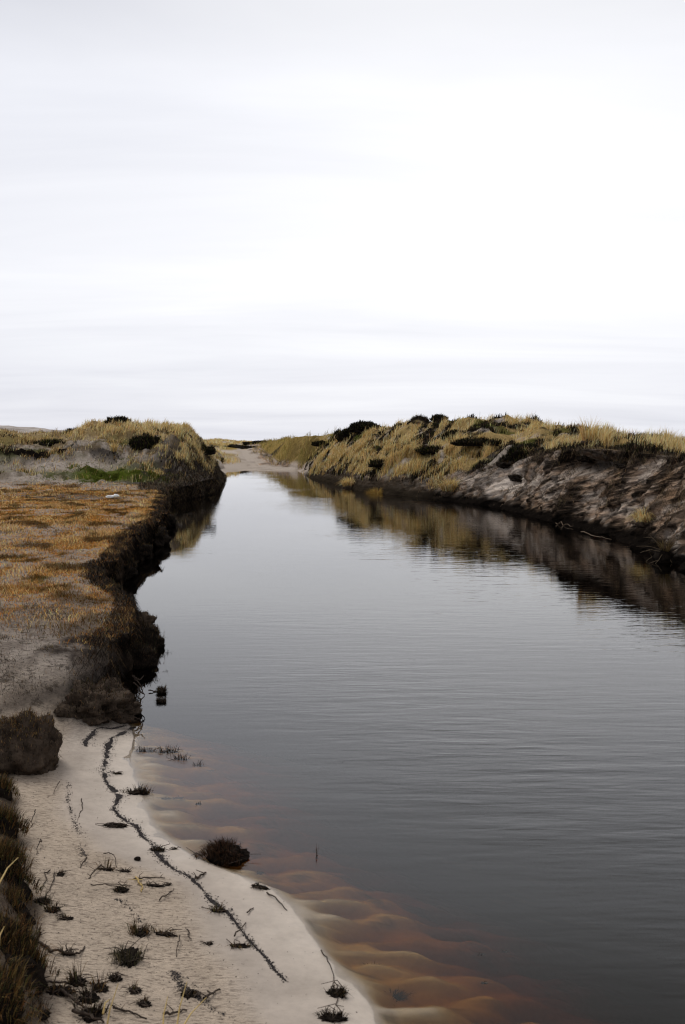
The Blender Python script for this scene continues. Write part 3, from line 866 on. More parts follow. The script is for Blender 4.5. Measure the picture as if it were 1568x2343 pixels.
n = 12000
fringe = ((LG['S'] > 0.5) & (LG['S'] < 1.6)) * sst(23, 25, LG['V'][..., 1]) * (1 - sst(42, 47, LG['V'][..., 1]))
p, = scatter(LG['V'], fringe * 1.0, n, rg, 0.5)
tag(grass('root_fringe', p, rg.uniform(0.05, 0.2, n), np.maximum(0.004, 0.0005 * p[:, 1]), rg.normal(-0.3, 1.2, n), rg.uniform(0.5, 1.0, n),
          pick(rg, n, [(0.022, 0.016, 0.012), (0.05, 0.034, 0.022), (0.16, 0.11, 0.055), (0.10, 0.075, 0.05)], [4, 3, 1.6, 2]), rg, M_DARKBLADE, 0.9),
    'dead stems and roots hanging down the foot of the left dune nose', 'roots', kind='stuff')

# tall pale grass on the left dune
x, y, z = (LG['V'][..., i] for i in range(3))
patch = sst(-0.08, 0.18, fbm(x * 1.1, y * 0.8, 91.0, 3))
ridge = sst(30.6, 32.2, y + 0.4 * LG['n']) * (1 - sst(36, 46, y)) * sst(-9.0, -7.4, x)
nosed = sst(27.5, 29.5, y) * (1 - sst(42, 46, y)) * sst(0.7, 1.25, z + 0.3 * LG['n']) * (LG['D'] > 0.35) * (1 - sst(1.4, 2.6, LG['D']))
dens = ridge * (0.35 + patch) + nosed * (0.2 + 0.9 * patch)
dens = dens * (LG['S'] > 1.02) * (1 - np.clip(LG['moss'], 0, 1)) * (1 - np.clip(LG['sandp'], 0, 1))
marram('dune_grass', LG['V'], dens, 20000, 0.08, 0.27, 'pale golden dune grass over the crest and nose of the left dune', rg)
fr = sst(26, 28, y) * (1 - sst(31, 33, y)) * sst(0.08, 0.25, fbm(x * 1.3, y * 0.9, 93.0, 3)) + 0.35 * sst(30, 33, y) * (1 - sst(40, 50, y)) * patch
fr = fr * (LG['S'] > 1.3) * (x > -16) * (1 - np.clip(LG['moss'], 0, 1)) * (1 - np.clip(LG['sandp'], 0, 1) * 0.9)
marram('dune_grass', LG['V'], fr + 0.06 * sst(25.5, 27, y) * (1 - sst(36, 40, y)) * (LG['S'] > 1.2) * (x > -16), 30000, 0.04, 0.18, 'thin straw-coloured grass scattered over the front of the left dune', rg,
       GOLDS + [(0.10, 0.07, 0.04)], (3, 2, 3, 3, 3, 3))
mg = np.clip(LG['moss'], 0, 1.2) * (LG['S'] > 1.3)
marram('green_turf', LG['V'], mg, 14000, 0.02, 0.06, 'bright green mossy turf at the foot of the left dune', rg,
       [(0.09, 0.125, 0.014), (0.14, 0.16, 0.025), (0.07, 0.08, 0.014)], (3, 2, 2), wk=0.0005)
fl = sst(48, 62, y) * (1 - sst(160, 220, y)) * (LG['D'] > lerp(1.8, 0.3, sst(56, 66, y))) * sst(-0.1, 0.2, fbm(x * 0.3, y * 0.15, 95.0, 3)) * (x > -40)
marram('dune_grass', LG['V'], fl, 16000, 0.15, 0.4, 'distant dune grass beyond the left dune', rg, lod=1.6)

# tall grass on the right dune
x, y, z = (RG['V'][..., i] for i in range(3))
D_ = RG['D']
low = sst(26.5, 28.5, y) * (1 - sst(44, 50, y)) * sst(0.25, 0.5, D_) * (1 - sst(1.3, 2.0, D_ + 0.7 * RG['n'])) * sst(-0.2, 0.05, fbm(x * 0.9, y * 0.5, 101.0, 3))
rdg = sst(24.5, 27.5, y) * (1 - sst(46, 54, y)) * sst(1.3, 2.4, D_) * (0.03 + sst(0.0, 0.2, 0.12 - 0.5 * RG['na'] + fbm(x * 0.8, y * 0.45, 103.0, 3)))
lipg = (1 - sst(24, 27, y)) * sst(9, 11, y) * sst(0.10, 0.35, RG['S'] - 1) * (1 - sst(1.0, 2.0, RG['S'] - 1)) * (0.08 + 1.2 * sst(0.0, 0.25, fbm(x * 0.9, y * 0.55, 105.0, 3)))
sandhole = np.clip(1.3 * np.exp(-(((x - 6.6) / 1.0) ** 2 + ((y - 17.0) / 1.6) ** 2)), 0, 1)
farg = sst(44, 52, y) * (1 - sst(150, 200, y)) * (0.35 + sst(-0.25, 0.1, fbm(x * 0.3, y * 0.16, 107.0, 3))) * (1 - np.clip(RG['wsh'] * 1.5, 0, 1)) * (x < 30)
gap = 1 - 0.96 * sst(-0.12, 0.04, RG['na'] + 0.5 * RG['n'])
marram('dune_grass', RG['V'], low * (0.12 + 0.88 * gap), 26000, 0.10, 0.36, 'dense golden grass along the lower slope of the right bank', rg, probs=(4, 3, 4, 3, 1.5))
marram('dune_grass', RG['V'], rdg * (x < 14) * gap, 30000, 0.08, 0.29, 'wind-bent golden grass over the crest of the right dune', rg)
marram('dune_grass', RG['V'], lipg * (1 - sandhole), 22000, 0.08, 0.34, 'straw grass along the rim above the torn right bank face', rg)
marram('dune_grass', RG['V'], farg, 30000, 0.18, 0.45, 'olive-gold grass on the far slope of the right dune', rg,
       [(0.36, 0.27, 0.09), (0.42, 0.33, 0.13), (0.25, 0.20, 0.055)], (3, 2, 2), lod=1.4)
n = 6500
fz = ((RG['S'] > 0.45) & (RG['S'] < 1.2)) * (1 - sst(27, 30, y)) * sst(10, 12, y) * (0.15 + sst(0.0, 0.25, RG['n']) + 0.8 * (RG['S'] > 0.9))
p, = scatter(RG['V'], fz, n, rg, 0.6)
tag(grass('root_fringe', p, rg.uniform(0.04, 0.15, n), np.maximum(0.003, 0.0003 * p[:, 1]), rg.normal(3.2, 0.9, n), rg.uniform(0.75, 1.0, n),
          pick(rg, n, [(0.03, 0.022, 0.016), (0.09, 0.06, 0.035), (0.20, 0.14, 0.075)], [4, 3, 1.6]), rg, M_DARKBLADE, 1.3),
    'dark roots and dead stems hanging down the torn face of the right bank', 'roots', kind='stuff')
# dark litter, crowberry and dead stems between the grass
sc = (sst(13, 16, y) * (1 - sst(50, 56, y)) * (RG['S'] > 0.97) * (D_ < 7)) * sst(-0.14, 0.06, RG['na'] + 0.5 * RG['n'])
marram('dark_scrub', RG['V'], sc, 60000, 0.04, 0.17, 'low blackish scrub and dead stems between the grass of the right dune', rg,
       [(0.009, 0.007, 0.0055), (0.020, 0.015, 0.010), (0.032, 0.034, 0.012), (0.09, 0.06, 0.035)], (4, 3, 1.5, 1.5), wk=0.0007)
x, y, z = (LG['V'][..., i] for i in range(3))
sc = sst(25.5, 27.5, y) * (1 - sst(40, 46, y)) * (LG['S'] > 1.0) * (x > -16) * sst(0.0, 0.2, fbm(x * 0.9, y * 0.9, 33.0, 4) + 0.25 * (LG['D'] < 1.3)) * (1 - np.clip(LG['sandp'], 0, 1)) * (1 - np.clip(LG['moss'], 0, 1))
marram('dark_scrub', LG['V'], sc + 0.5 * np.clip(LG['scarp'], 0, 1), 34000, 0.03, 0.13, 'low blackish scrub and dead stems on the left dune', rg,
       [(0.009, 0.007, 0.0055), (0.020, 0.015, 0.010), (0.032, 0.034, 0.012), (0.09, 0.06, 0.035)], (4, 3, 1.5, 1.5), wk=0.0007)

# ------------------------------------------------------------------ small builders
def ico(sub):
    bm = bmesh.new()
    bmesh.ops.create_icosphere(bm, subdivisions=sub, radius=1.0)
    V = np.array([v.co[:] for v in bm.verts]); f = np.array([[v.index for v in q.verts] for q in bm.faces])
    bm.free()
    return V, f


ICO = {k: ico(k) for k in (2, 3, 4, 5)}


def lump(r, sub=4, rough=0.35, freq=1.6, seed=0.0, boxy=0.0, flat=None):
    """an irregular clod: V, F centred on its base"""
    V, f = ICO[sub]
    V = V.copy()
    if boxy:
        m = np.abs(V).max(1)[:, None]
        V = lerp(V, V / m * 0.82, boxy)
    nrm = V / np.linalg.norm(V, axis=1)[:, None]
    k = 1 + rough * fbm(V[:, 0] * freq + seed, V[:, 1] * freq + 3 * seed, V[:, 2] * freq, 4, 0.55)
    k = k + rough * 0.25 * fbm(V[:, 0] * freq * 5 + seed, V[:, 1] * freq * 5, V[:, 2] * freq * 5, 3)
    V = V * k[:, None] * np.asarray(r)
    if flat is not None:
        V[:, 2] = np.maximum(V[:, 2], flat)
    return V, f


def tube(points, r0, r1, k=5):
    pts = [Vector(p) for p in points]
    V, f = [], []
    m = len(pts)
    for i, p in enumerate(pts):
        d = (pts[min(i + 1, m - 1)] - pts[max(i - 1, 0)]).normalized()
        a = d.cross(Vector((0.3, 0.2, 1))).normalized() if abs(d.z) < 0.95 else Vector((1, 0, 0))
        b = d.cross(a)
        r = lerp(r0, r1, i / max(1, m - 1))
        for j in range(k):
            t = 2 * math.pi * j / k
            V.append(p + (a * math.cos(t) + b * math.sin(t)) * r)
    for i in range(m - 1):
        for j in range(k):
            f.append((i * k + j, i * k + (j + 1) % k, (i + 1) * k + (j + 1) % k, (i + 1) * k + j))
    return np.array([v[:] for v in V]), f


def wiggle(pts, rng, amt, sub=3):
    out = []
    for a, b in zip(pts[:-1], pts[1:]):
        for i in range(sub):
            t = i / sub
            q = Vector(a).lerp(Vector(b), t)
            if i:
                q += Vector(rng.normal(0, amt, 3))
            out.append(q)
    out.append(Vector(pts[-1]))
    return out


def tubes_mesh(name, lst, mat, parent=None):
    VV, FF, o = [], [], 0
    for V, f in lst:
        VV.append(V); FF += [tuple(i + o for i in q) for q in f]; o += len(V)
    return link(name, make_mesh(name, np.concatenate(VV), np.array(FF)), mat, parent)


DARKS = [(0.012, 0.009, 0.007), (0.030, 0.020, 0.014), (0.10, 0.062, 0.032), (0.04, 0.038, 0.02)]
BROWNS = [(0.06, 0.038, 0.022), (0.12, 0.07, 0.032), (0.22, 0.13, 0.05), (0.035, 0.026, 0.018), (0.08, 0.075, 0.03)]


def tuft(name, label, cat, loc, r, h, n, cols=DARKS, probs=None, mound=0.45, spread=0.5, el=(1, 1), group=None, lift=0.0, wmul=1.0, rot=0.0):
    """a root mat with blades growing out of it"""
    rng = np.random.default_rng(abs(hash(label)) % 9999 if False else sum(map(ord, label)))
    t = empty(name, loc)
    ex, ey = el
    V, f = lump((r * ex * 0.8, r * ey * 0.8, r * mound), 4, 0.5 if mound > 0.6 else 1.1, 2.6, rng.random() * 9)
    a = rot
    R = np.array([[math.cos(a), -math.sin(a), 0], [math.sin(a), math.cos(a), 0], [0, 0, 1]])
    V = V @ R.T
    V[:, 2] += lift
    link('root_mat', make_mesh('root_mat', V, f), M_PEAT, t)
    nc = 7
    ca_ = rng.random(nc) * 6.283; cr_ = r * np.sqrt(rng.random(nc)) * 0.8
    kk = rng.integers(0, nc, n)
    qx = cr_[kk] * np.cos(ca_[kk]) + rng.normal(0, 0.24 * r, n); qy = cr_[kk] * np.sin(ca_[kk]) + rng.normal(0, 0.24 * r, n)
    rr = np.minimum(np.hypot(qx, qy), r * 1.15); th = np.arctan2(qy, qx)
    hk = rng.uniform(0.55, 1.15, nc)[kk]
    q = np.stack([rr * np.cos(th) * ex, rr * np.sin(th) * ey, np.zeros(n)], 1)
    q[:, 2] = r * mound * np.sqrt(np.clip(1 - (rr / r) ** 2, 0, 1)) * 0.8 + lift - 0.003
    q = q @ R.T
    az = np.arctan2(q[:, 1], q[:, 0]) + rng.normal(0, 0.7, n)
    lean = np.clip(spread * (0.25 + rr / r) * rng.uniform(0.5, 1.3, n), 0.02, 0.97)
    grass('blades', q, h * hk * rng.uniform(0.3, 1.0, n), np.full(n, 0.0022 * wmul) * rng.uniform(0.7, 1.3, n), az, lean,
          pick(rng, n, cols, probs or [1] * len(cols)), rng, M_DARKBLADE, 0.15, t)
    return tag(t, label, cat, group)


# ------------------------------------------------------------------ grass tussocks one can tell apart on the right bank
def big_tussock(label, px, dist, r, h, n, cols=GOLDS, probs=(4, 3, 3, 1.5, 1), dz=0.0, sp=0.62):
    loc = at(px, dist); loc.z += dz
    rng = np.random.default_rng(sum(map(ord, label)))
    t = empty('grass_tussock', loc)
    V, f = lump((r * 0.7, r * 0.7, r * 0.35), 3, 0.4, 2.0, rng.random() * 9)
    link('root_mat', make_mesh('root_mat', V, f), M_PEATGREY, t)
    rr = r * 0.55 * np.sqrt(rng.random(n)); th = rng.random(n) * 6.283
    q = np.stack([rr * np.cos(th), rr * np.sin(th), r * 0.2 * (1 - rr / r)], 1)
    az = th + rng.normal(0, 0.5, n)
    lean = np.clip(sp * (0.2 + 1.2 * rr / (0.55 * r)) * rng.uniform(0.5, 1.3, n), 0.03, 0.96)
    grass('blades', q, h * rng.uniform(0.45, 1.0, n), np.full(n, 0.00036 * dist), az, lean, pick(rng, n, cols, probs), rng, M_BLADE, 0.25, t)
    return tag(t, label, 'grass tussock', 'golden tussocks on the dunes')


big_tussock('largest bright golden tussock spreading beside the pale sand slip on the right bank', 985, 26.2, 0.42, 0.55, 1500)
big_tussock('tall golden tussock just behind the largest one beside the pale sand slip', 1030, 27.2, 0.32, 0.5, 900)
big_tussock('orange tussock drooping to the water below the largest golden tussock', 950, 26.9, 0.34, 0.5, 1000, [(0.36, 0.21, 0.06), (0.42, 0.28, 0.09), (0.26, 0.15, 0.05)], (3, 2, 2), sp=0.8)
big_tussock('golden tussock second upstream of the largest one, low on the right bank', 900, 29.6, 0.34, 0.45, 900)
big_tussock('broad orange-gold tussock halfway along the low grassy shore of the right bank', 862, 31.0, 0.4, 0.42, 1000, [(0.40, 0.25, 0.07), (0.46, 0.32, 0.10), (0.28, 0.17, 0.05)], (3, 2, 2))
big_tussock('farthest low golden tussock near the narrow end of the grassy right shore', 800, 34.5, 0.36, 0.42, 800)
big_tussock('straw tussock drooping over the rim at the middle of the torn bank face', 1385, 16.6, 0.2, 0.36, 500, dz=0.0, sp=0.85)
big_tussock('straw tussock at the right end of the rim above the torn bank face', 1475, 15.6, 0.18, 0.34, 450, sp=0.8)
big_tussock('thin upright seed-head tussock standing highest on the skyline above the torn bank', 1345, 21.0, 0.22, 0.62, 240, sp=0.4)
big_tussock('small pale tussock alone on the skyline at the right edge of the photo', 1525, 19.5, 0.12, 0.36, 160, sp=0.4)
big_tussock('pale upright tussock at the upper left of the moss patch on the left dune', 262, 29.6, 0.13, 0.34, 260, sp=0.35)

# ------------------------------------------------------------------ dark heather cushions
def cushion(label, px, dist, rx, ry, rz, n, green=0.3, dz=0.0, tilt=0.0, cat='shrub'):
    loc = at(px, dist) if dist > 0 else hit(px, -dist)
    dist = abs(loc.y)
    if dz == 0.0:
        rx, ry, rz = rx * 1.25, ry * 1.25, rz * 0.8
    loc.z += dz - 0.35 * rz
    rng = np.random.default_rng(sum(map(ord, label)))
    t = empty('heather_cushion', loc)
    V, f = lump((rx, ry, rz), 4, 0.62, 1.9, rng.random() * 20)
    V[:, 2] = np.maximum(V[:, 2], -0.6 * rz)
    link('woody_core', make_mesh('woody_core', V * 0.96, f), M_PEAT, t)
    fa = rng.integers(0, len(f), n)
    w = rng.dirichlet((1, 1, 1), n)
    q = (V[f[fa]] * w[..., None]).sum(1)
    keep = q[:, 2] > -0.25 * rz
    q = q[keep]; n = len(q)
    nr = q / np.array([rx, ry, rz]) ** 2
    az = np.arctan2(nr[:, 1], nr[:, 0]) + rng.normal(0, 0.5, n)
    cols = [(0.008, 0.007, 0.005), (0.018, 0.014, 0.009), (0.030 + 0.03 * green, 0.032 + 0.04 * green, 0.012), (0.13, 0.09, 0.04)]
    grass('foliage', q, rng.uniform(0.03, 0.11, n), np.full(n, 0.0006 * dist), az, rng.uniform(0.3, 0.95, n),
          pick(rng, n, cols, [4, 3, 2.5, 1.0]), rng, M_HEATH, 0.0, t)
    return tag(t, label, cat, 'dark heather cushions on the dunes')


cushion('biggest dark heather cushion, smoothly domed on the right skyline', 1212, 25.5, 0.62, 0.5, 0.30, 5200, 0.2, 0.05)
cushion('small dark heather cushion on the ridge between golden grass, left of the biggest', 1042, 31.5, 0.40, 0.35, 0.20, 2600, 0.5, 0.02)
cushion('dark overhanging heather head at the left end of the right crest', 793, 44.0, 0.36, 0.4, 0.30, 2000, 0.1, 0.18)
cushion('long dark heather cushion just right of the overhanging head on the crest', 832, 43.0, 0.60, 0.5, 0.26, 2600, 0.3, 0.10)
cushion('low dark cushion on the rim above the right end of the torn face', 1455, 19.0, 0.34, 0.3, 0.13, 2000, 0.6)
cushion('dark cushion cut by the right edge of the photo on the skyline', 1562, 20.0, 0.34, 0.4, 0.16, 1800, 0.6)
cushion('little dark cushion breaking the skyline right of the tall seed heads', 1415, 21.5, 0.20, 0.25, 0.13, 1000, 0.7)
cushion('little dark cushion at the top of the highest right crest', 1005, 35.5, 0.26, 0.3, 0.14, 1000, 0.2, 0.08)
cushion('dark heather bank below the crest above the long grassy slope', 745, -1015, 0.5, 0.6, 0.2, 2400, 0.2)
cushion('dark heather patch in the middle of the grassy right slope', 880, -1060, 0.4, 0.5, 0.16, 2200, 0.4)
cushion('black heather patch under the crest left of the biggest cushion', 1100, -1012, 0.6, 0.5, 0.14, 3000, 0.1)
cushion('dark cushion behind the golden tussocks on the right slope', 1000, -1030, 0.45, 0.45, 0.16, 2200, 0.4)
cushion('dark moss cushion in the hollow behind the green patch, left dune', 335, 30.3, 0.50, 0.4, 0.32, 3000, 0.5, 0.05)
cushion('dark rounded clump at the top of the left dune nose', 455, 33.5, 0.42, 0.4, 0.24, 2200, 0.3, 0.0)
cushion('dark shaggy cap on the highest point of the left dune', 272, 33.2, 0.36, 0.35, 0.15, 1400, 0.2, 0.02)
cushion('low dark cushion on the left skyline before the dune steps up', 190, 34.0, 0.5, 0.4, 0.12, 1400, 0.3, 0.02)
cushion('flat dark green cushion halfway up the left dune near the picture edge', 130, 31.5, 0.5, 0.4, 0.12, 1600, 0.9)
cushion('dark clump on the edge of the left dune nose above the water', 500, -1050, 0.3, 0.4, 0.2, 1500, 0.2, -0.05)
cushion('isolated dark cushion on the distant dune in the gap', 545, 92.0, 1.5, 1.2, 0.45, 1500, 0.2)
cushion('flat dark cushion on the distant dune just right of the gap', 600, 110.0, 1.6, 1.2, 0.40, 1500, 0.2)

# far pale dune at the left edge of the horizon
V, f = lump((14, 8, 1.3), 5, 0.22, 2.2, 4.0)
V[:, 2] = V[:, 2] + 0.10 * fbm(V[:, 0] * 0.8, V[:, 1] * 0.8, 1.0, 3)
pd = link('pale_dune', make_mesh('pale_dune', V + np.array([-36, 95, 1.75]), f), mat_solid('pale_dune_sand', (0.26, 0.22, 0.19), (0.52, 0.47, 0.44), 0.9, 0.95, 0.15))
tag(pd, 'pale grey bare dune far off at the left end of the horizon', kind='structure')

# ------------------------------------------------------------------ peat clods and blocks
def clod(name, label, cat, loc, r, sub=4, rough=0.45, boxy=0.0, mat=None, fringe=0, fcols=BROWNS, seed=1.0, rz=0.0, fh=0.05, tilt=(0, 0), freq=1.6, group=None, ftop=0.35):
    rng = np.random.default_rng(int(seed * 100))
    t = empty(name, loc)
    V, f = lump(r, sub, rough, freq, seed, boxy)
    Rm = np.array((Matrix.Rotation(rz, 3, 'Z') @ Matrix.Rotation(tilt[0], 3, 'X') @ Matrix.Rotation(tilt[1], 3, 'Y')))
    V = V @ Rm.T
    link('earth', make_mesh('earth', V, f), mat or M_PEAT, t)
    nf = int(2600 * min(1.0, max(r) / 0.2))
    if nf > 300:
        idx = rng.integers(0, len(f), nf)
        q = (V[f[idx]] * rng.dirichlet((1, 1, 1), nf)[..., None]).sum(1)
        az = np.arctan2(q[:, 1], q[:, 0]) + rng.normal(0, 0.9, nf)
        base_c = [(0.05, 0.037, 0.028), (0.10, 0.072, 0.05), (0.02, 0.015, 0.012), (0.15, 0.095, 0.05)] if mat is M_PEATGREY else [(0.02, 0.016, 0.013), (0.04, 0.03, 0.022), (0.075, 0.05, 0.03)]
        grass('fibres', q, rng.uniform(0.008, 0.035, nf), np.full(nf, 0.0026), az, rng.uniform(0.4, 1.0, nf), pick(rng, nf, base_c, [1] * len(base_c)), rng, M_DARKBLADE, 0.4, t)
    if fringe:
        c = V[f].mean(1); zc = (c[:, 2] - c[:, 2].min()) / np.ptp(c[:, 2])
        pw = np.clip(zc - ftop, 0, 1) ** 1.5
        idx = rng.choice(len(f), fringe, p=pw / pw.sum())
        w = rng.dirichlet((1, 1, 1), fringe)
        q = (V[f[idx]] * w[..., None]).sum(1)
        az = np.arctan2(q[:, 1], q[:, 0]) + rng.normal(0, 0.8, fringe)
        grass('grass_fringe', q, fh * rng.uniform(0.3, 1.0, fringe), np.full(fringe, 0.003), az, rng.uniform(0.1, 0.9, fringe),
              pick(rng, fringe, fcols, [1] * len(fcols)), rng, M_DARKBLADE, 0.3, t)
    return tag(t, label, cat, group)


b0 = hit(62, 1770)
clod('peat_block', 'big square slumped block of grey peat with brown grass on top, left edge', 'peat block', b0 + Vector((-0.06, 0.12, 0.04)), (0.17, 0.18, 0.17),
     5, 0.40, 0.55, M_PEATGREY, 500, [(0.16, 0.09, 0.035), (0.26, 0.16, 0.06), (0.07, 0.045, 0.025)], 2.3, 0.15, 0.035, (-0.75, 0.06), 2.4, ftop=0.7)
g = survey(232, 1600, 0.12)
clod('peat_bank_chunk', 'broad bulging chunk of dark earth overhanging the water where sand starts', 'peat chunk', (g[0] - 0.08, g[1] + 0.10, 0.03), (0.22, 0.34, 0.15),
     5, 0.75, 0.2, M_PEATGREY, 700, DARKS, 5.1, 0.3, 0.04, freq=2.2)
g = survey(312, 1485, 0.0)
clod('peat_bank_chunk', 'bare rounded chunk of brown peat fallen against the bank corner', 'peat chunk', (g[0] - 0.10, g[1] + 0.42, 0.08), (0.17, 0.20, 0.11),
     5, 0.8, 0.3, M_PEATGREY, 220, DARKS, 7.7, 0.2, 0.04)
clod('peat_bank_chunk', 'black grassy sod jutting farthest into the water from the bank corner', 'peat chunk', (g[0] + 0.00, g[1] + 0.10, 0.04), (0.17, 0.15, 0.10),
     4, 0.5, 0.2, M_PEAT, 600, DARKS, 9.2, -0.2, 0.08)
g = survey(318, 1525, 0.0)
clod('peat_bank_chunk', 'black shaggy sod at the waterline in front of the jutting one', 'peat chunk', (g[0] - 0.06, g[1] + 0.05, 0.04), (0.18, 0.14, 0.09),
     4, 0.5, 0.2, M_PEAT, 600, DARKS, 3.9, 0.1, 0.06)
g = survey(281, 1416)
clod('peat_clod', 'black clod standing in the water close under the bank', 'clod', (g[0], g[1], 0.015), (0.055, 0.05, 0.055), 3, 0.6, 0.2, M_PEAT, 40, DARKS, 1.4)
g = survey(370, 1584)
clod('peat_clod', 'lone black clod in open water with a thin twig beside it', 'clod', (g[0], g[1], 0.004), (0.026, 0.022, 0.018), 3, 0.6, 0.4, M_PEAT, 30, DARKS, 6.4, 0.4)
g = survey(369, 1606)
clod('peat_clod', 'tiny dark crumb in the water just below the lone clod', 'clod', (g[0], g[1], 0.0), (0.024, 0.014, 0.012), 3, 0.6, 0.2, M_PEAT, 0, DARKS, 8.4)
clod('pebble', 'small black pebble lying alone on the pale wet sand', 'pebble', hit(315, 1968) + Vector((0, 0, 0.004)), (0.012, 0.009, 0.009), 3, 0.25, 0.1, M_PEAT, 0, DARKS, 3.3)
# crumbling sods along the cut edge of the flat bank
for i, (px, py, r, lab) in enumerate([
        (250, 1388, 0.20, 'dark sod slumped at the inner corner beside the standing clod'),
        (282, 1325, 0.22, 'dark sod slumped halfway along the cut peat edge'),
        (318, 1280, 0.24, 'mossy dark sod bulging from the cut edge below the orange turf'),
        (355, 1248, 0.28, 'brown-topped sod bulging into the water near the far bend of the cut edge'),
        (376, 1205, 0.30, 'farthest black sod of the cut edge before the dune nose')]):
    g = survey(px, py, 0.0)
    clod('slumped_sod', lab, 'sod', (g[0] - 0.02, g[1] + 0.1, 0.07), (r * 0.62, r * 1.2, r * 0.6), 4, 1.0, 0.3, M_PEAT, 420, BROWNS, 11 + i * 1.3, 0.0, 0.06, ftop=0.55,
         group='sods slumped along the left bank')

for i, (px, py, r, lab) in enumerate([
        (1238, 1034, 0.34, 'black overhanging peat lump under the biggest heather cushion'),
        (1290, 1024, 0.30, 'black overhanging peat slab in the middle of the torn right face'),
        (1148, 1062, 0.26, 'dark peat lump beside the top of the pale sand slip'),
        (1175, 1092, 0.24, 'dark peat slab halfway down the torn face right of the sand slip'),
        (1098, 1040, 0.26, 'dark peat lump on the rim directly above the pale sand slip'),
        (1335, 1046, 0.20, 'small peat slab left of the drooping straw tussock'),
        (1420, 1062, 0.20, 'small peat lump right of the drooping straw tussock')]):
    g = hit(px, py)
    clod('peat_overhang', lab, 'peat lump', (g.x + 0.06, g.y, g.z - 0.02), (r * 0.55, r * 1.7, r * 0.36), 4, 0.9, 0.3, M_PEAT, 260, BROWNS, 21 + i * 1.7, 0.1, 0.12,
         group='peat lumps on the right bank', ftop=0.6)

# white scrap lying on the turf
w0 = hit(258, 1140)
V, f = lump((0.135, 0.07, 0.035), 4, 0.5, 2.0, 5.5, 0.3)
V[:, 2] = np.maximum(V[:, 2], -0.015)
V[:, 2] += 0.02 * (V[:, 0] > 0.03)
ws = link('white_scrap', make_mesh('white_scrap', V, f), M_WHITE)
ws.location = w0 + Vector((0, 0, 0.03)); ws.rotation_euler = (0, 0, 0.15)
tag(ws, 'small white scrap lying on the brown turf of the left bank', 'litter')

# ------------------------------------------------------------------ stubble on the beach and in the shallows
def beach_tuft(px, py, label, r, h, n, cols=DARKS, mound=0.4, spread=0.5, el=(1, 1), wet=False, name='stubble_tuft', cat='grass tuft', rot=0.0, probs=None, lift=0.0):
    if wet:
        g = survey(px, py, 0.0)
        loc = Vector((g[0], g[1], max(-0.02, drop(*g)) if drop(*g) > -0.05 else -0.01))
    else:
        loc = hit(px, py)
    if r < 0.07:
        n, mound, spread, r = max(14, int(n * 0.5)), mound * 0.45, min(0.95, spread + 0.2), r * 0.95
    t = tuft(name, label, cat, loc, r, h, n, cols, probs, mound, spread, el, 'dark plant remains on the beach', lift, 1.0, rot)
    rng = np.random.default_rng(int(px * 7 + py))
    lst = []
    for _ in range(int(rng.integers(5, 11))):
        a, L = rng.random() * 6.283, r * rng.uniform(0.9, 2.1)
        q0 = Vector((rng.normal(0, 0.4 * r * el[0]), rng.normal(0, 0.4 * r * el[1]), r * mound * 0.5 + 0.002))
        q2 = q0 + Vector((math.cos(a) * L, math.sin(a) * L * 0.7, rng.uniform(-0.3, 0.5) * L * 0.5))
        q2.z = max(q2.z, 0.001)
        q1 = q0.lerp(q2, 0.5) + Vector((rng.normal(0, 0.15 * L), rng.normal(0, 0.15 * L), abs(rng.normal(0, 0.12 * L))))
        lst.append(tube([q0, q1, q2], 0.0016, 0.0007, 4))
    so = tubes_mesh('dead_stems', lst, M_TWIG, t)
    so['kind'] = 'stuff'
    return t


beach_tuft(520, 1962, 'largest black shaggy tussock standing in the shallows', 0.080, 0.055, 1300, [(0.014, 0.009, 0.007), (0.035, 0.02, 0.013), (0.085, 0.045, 0.026)], 0.62, 0.85, (1.15, 0.8), True, 'shaggy_tussock', lift=0.012)
beach_tuft(313, 1815, 'low dark mound of stubble on the tongue of wet sand', 0.055, 0.05, 420, DARKS, 0.35, 0.5, (1.15, 0.6))
beach_tuft(335, 1717, 'leftmost clump of the dark stubble row in the upper shallows', 0.045, 0.045, 200, DARKS, 0.22, 0.4, (1.4, 0.45), True)
beach_tuft(385, 1719, 'middle clump of the dark stubble row in the upper shallows', 0.05, 0.055, 260, DARKS, 0.25, 0.4, (1.3, 0.5), True)
beach_tuft(418, 1736, 'rightmost clump of the dark stubble row in the upper shallows', 0.032, 0.05, 140, DARKS, 0.25, 0.4, (1.2, 0.6), True)
beach_tuft(456, 1750, 'small sprouting tuft in the water beyond the stubble row', 0.024, 0.045, 70, DARKS, 0.2, 0.4, (1, 0.7), True)
beach_tuft(484, 1762, 'faint tuft farthest out in the water past the stubble row', 0.014, 0.025, 26, DARKS, 0.2, 0.5, (1.2, 0.7), True)
beach_tuft(380, 1823, 'small dark tuft in the shallows just off the stubble mound', 0.022, 0.03, 70, DARKS, 0.25, 0.5, (1.2, 0.6), True)
beach_tuft(410, 1822, 'sparse floating bits of stubble beside the small dark tuft', 0.02, 0.02, 40, DARKS, 0.1, 0.7, (1.4, 0.7), True)
beach_tuft(455, 1838, 'tiny upright tuft in grey water above the sandbars', 0.016, 0.03, 40, DARKS, 0.2, 0.45, (1, 0.8), True)
beach_tuft(262, 1890, 'flat black clot of debris touching the wrack line', 0.045, 0.018, 200, DARKS, 0.35, 0.85, (1.25, 0.6), name='debris_clot', cat='debris clot')
beach_tuft(361, 1946, 'black bushy clot sitting on the wrack line near the shaggy tussock', 0.030, 0.03, 240, DARKS, 0.6, 0.7, (1, 0.75), name='debris_clot', cat='debris clot')
beach_tuft(398, 1943, 'two-leaved speck of weed between the clot and the shaggy tussock', 0.013, 0.014, 26, DARKS, 0.2, 0.8, (1.2, 0.7))
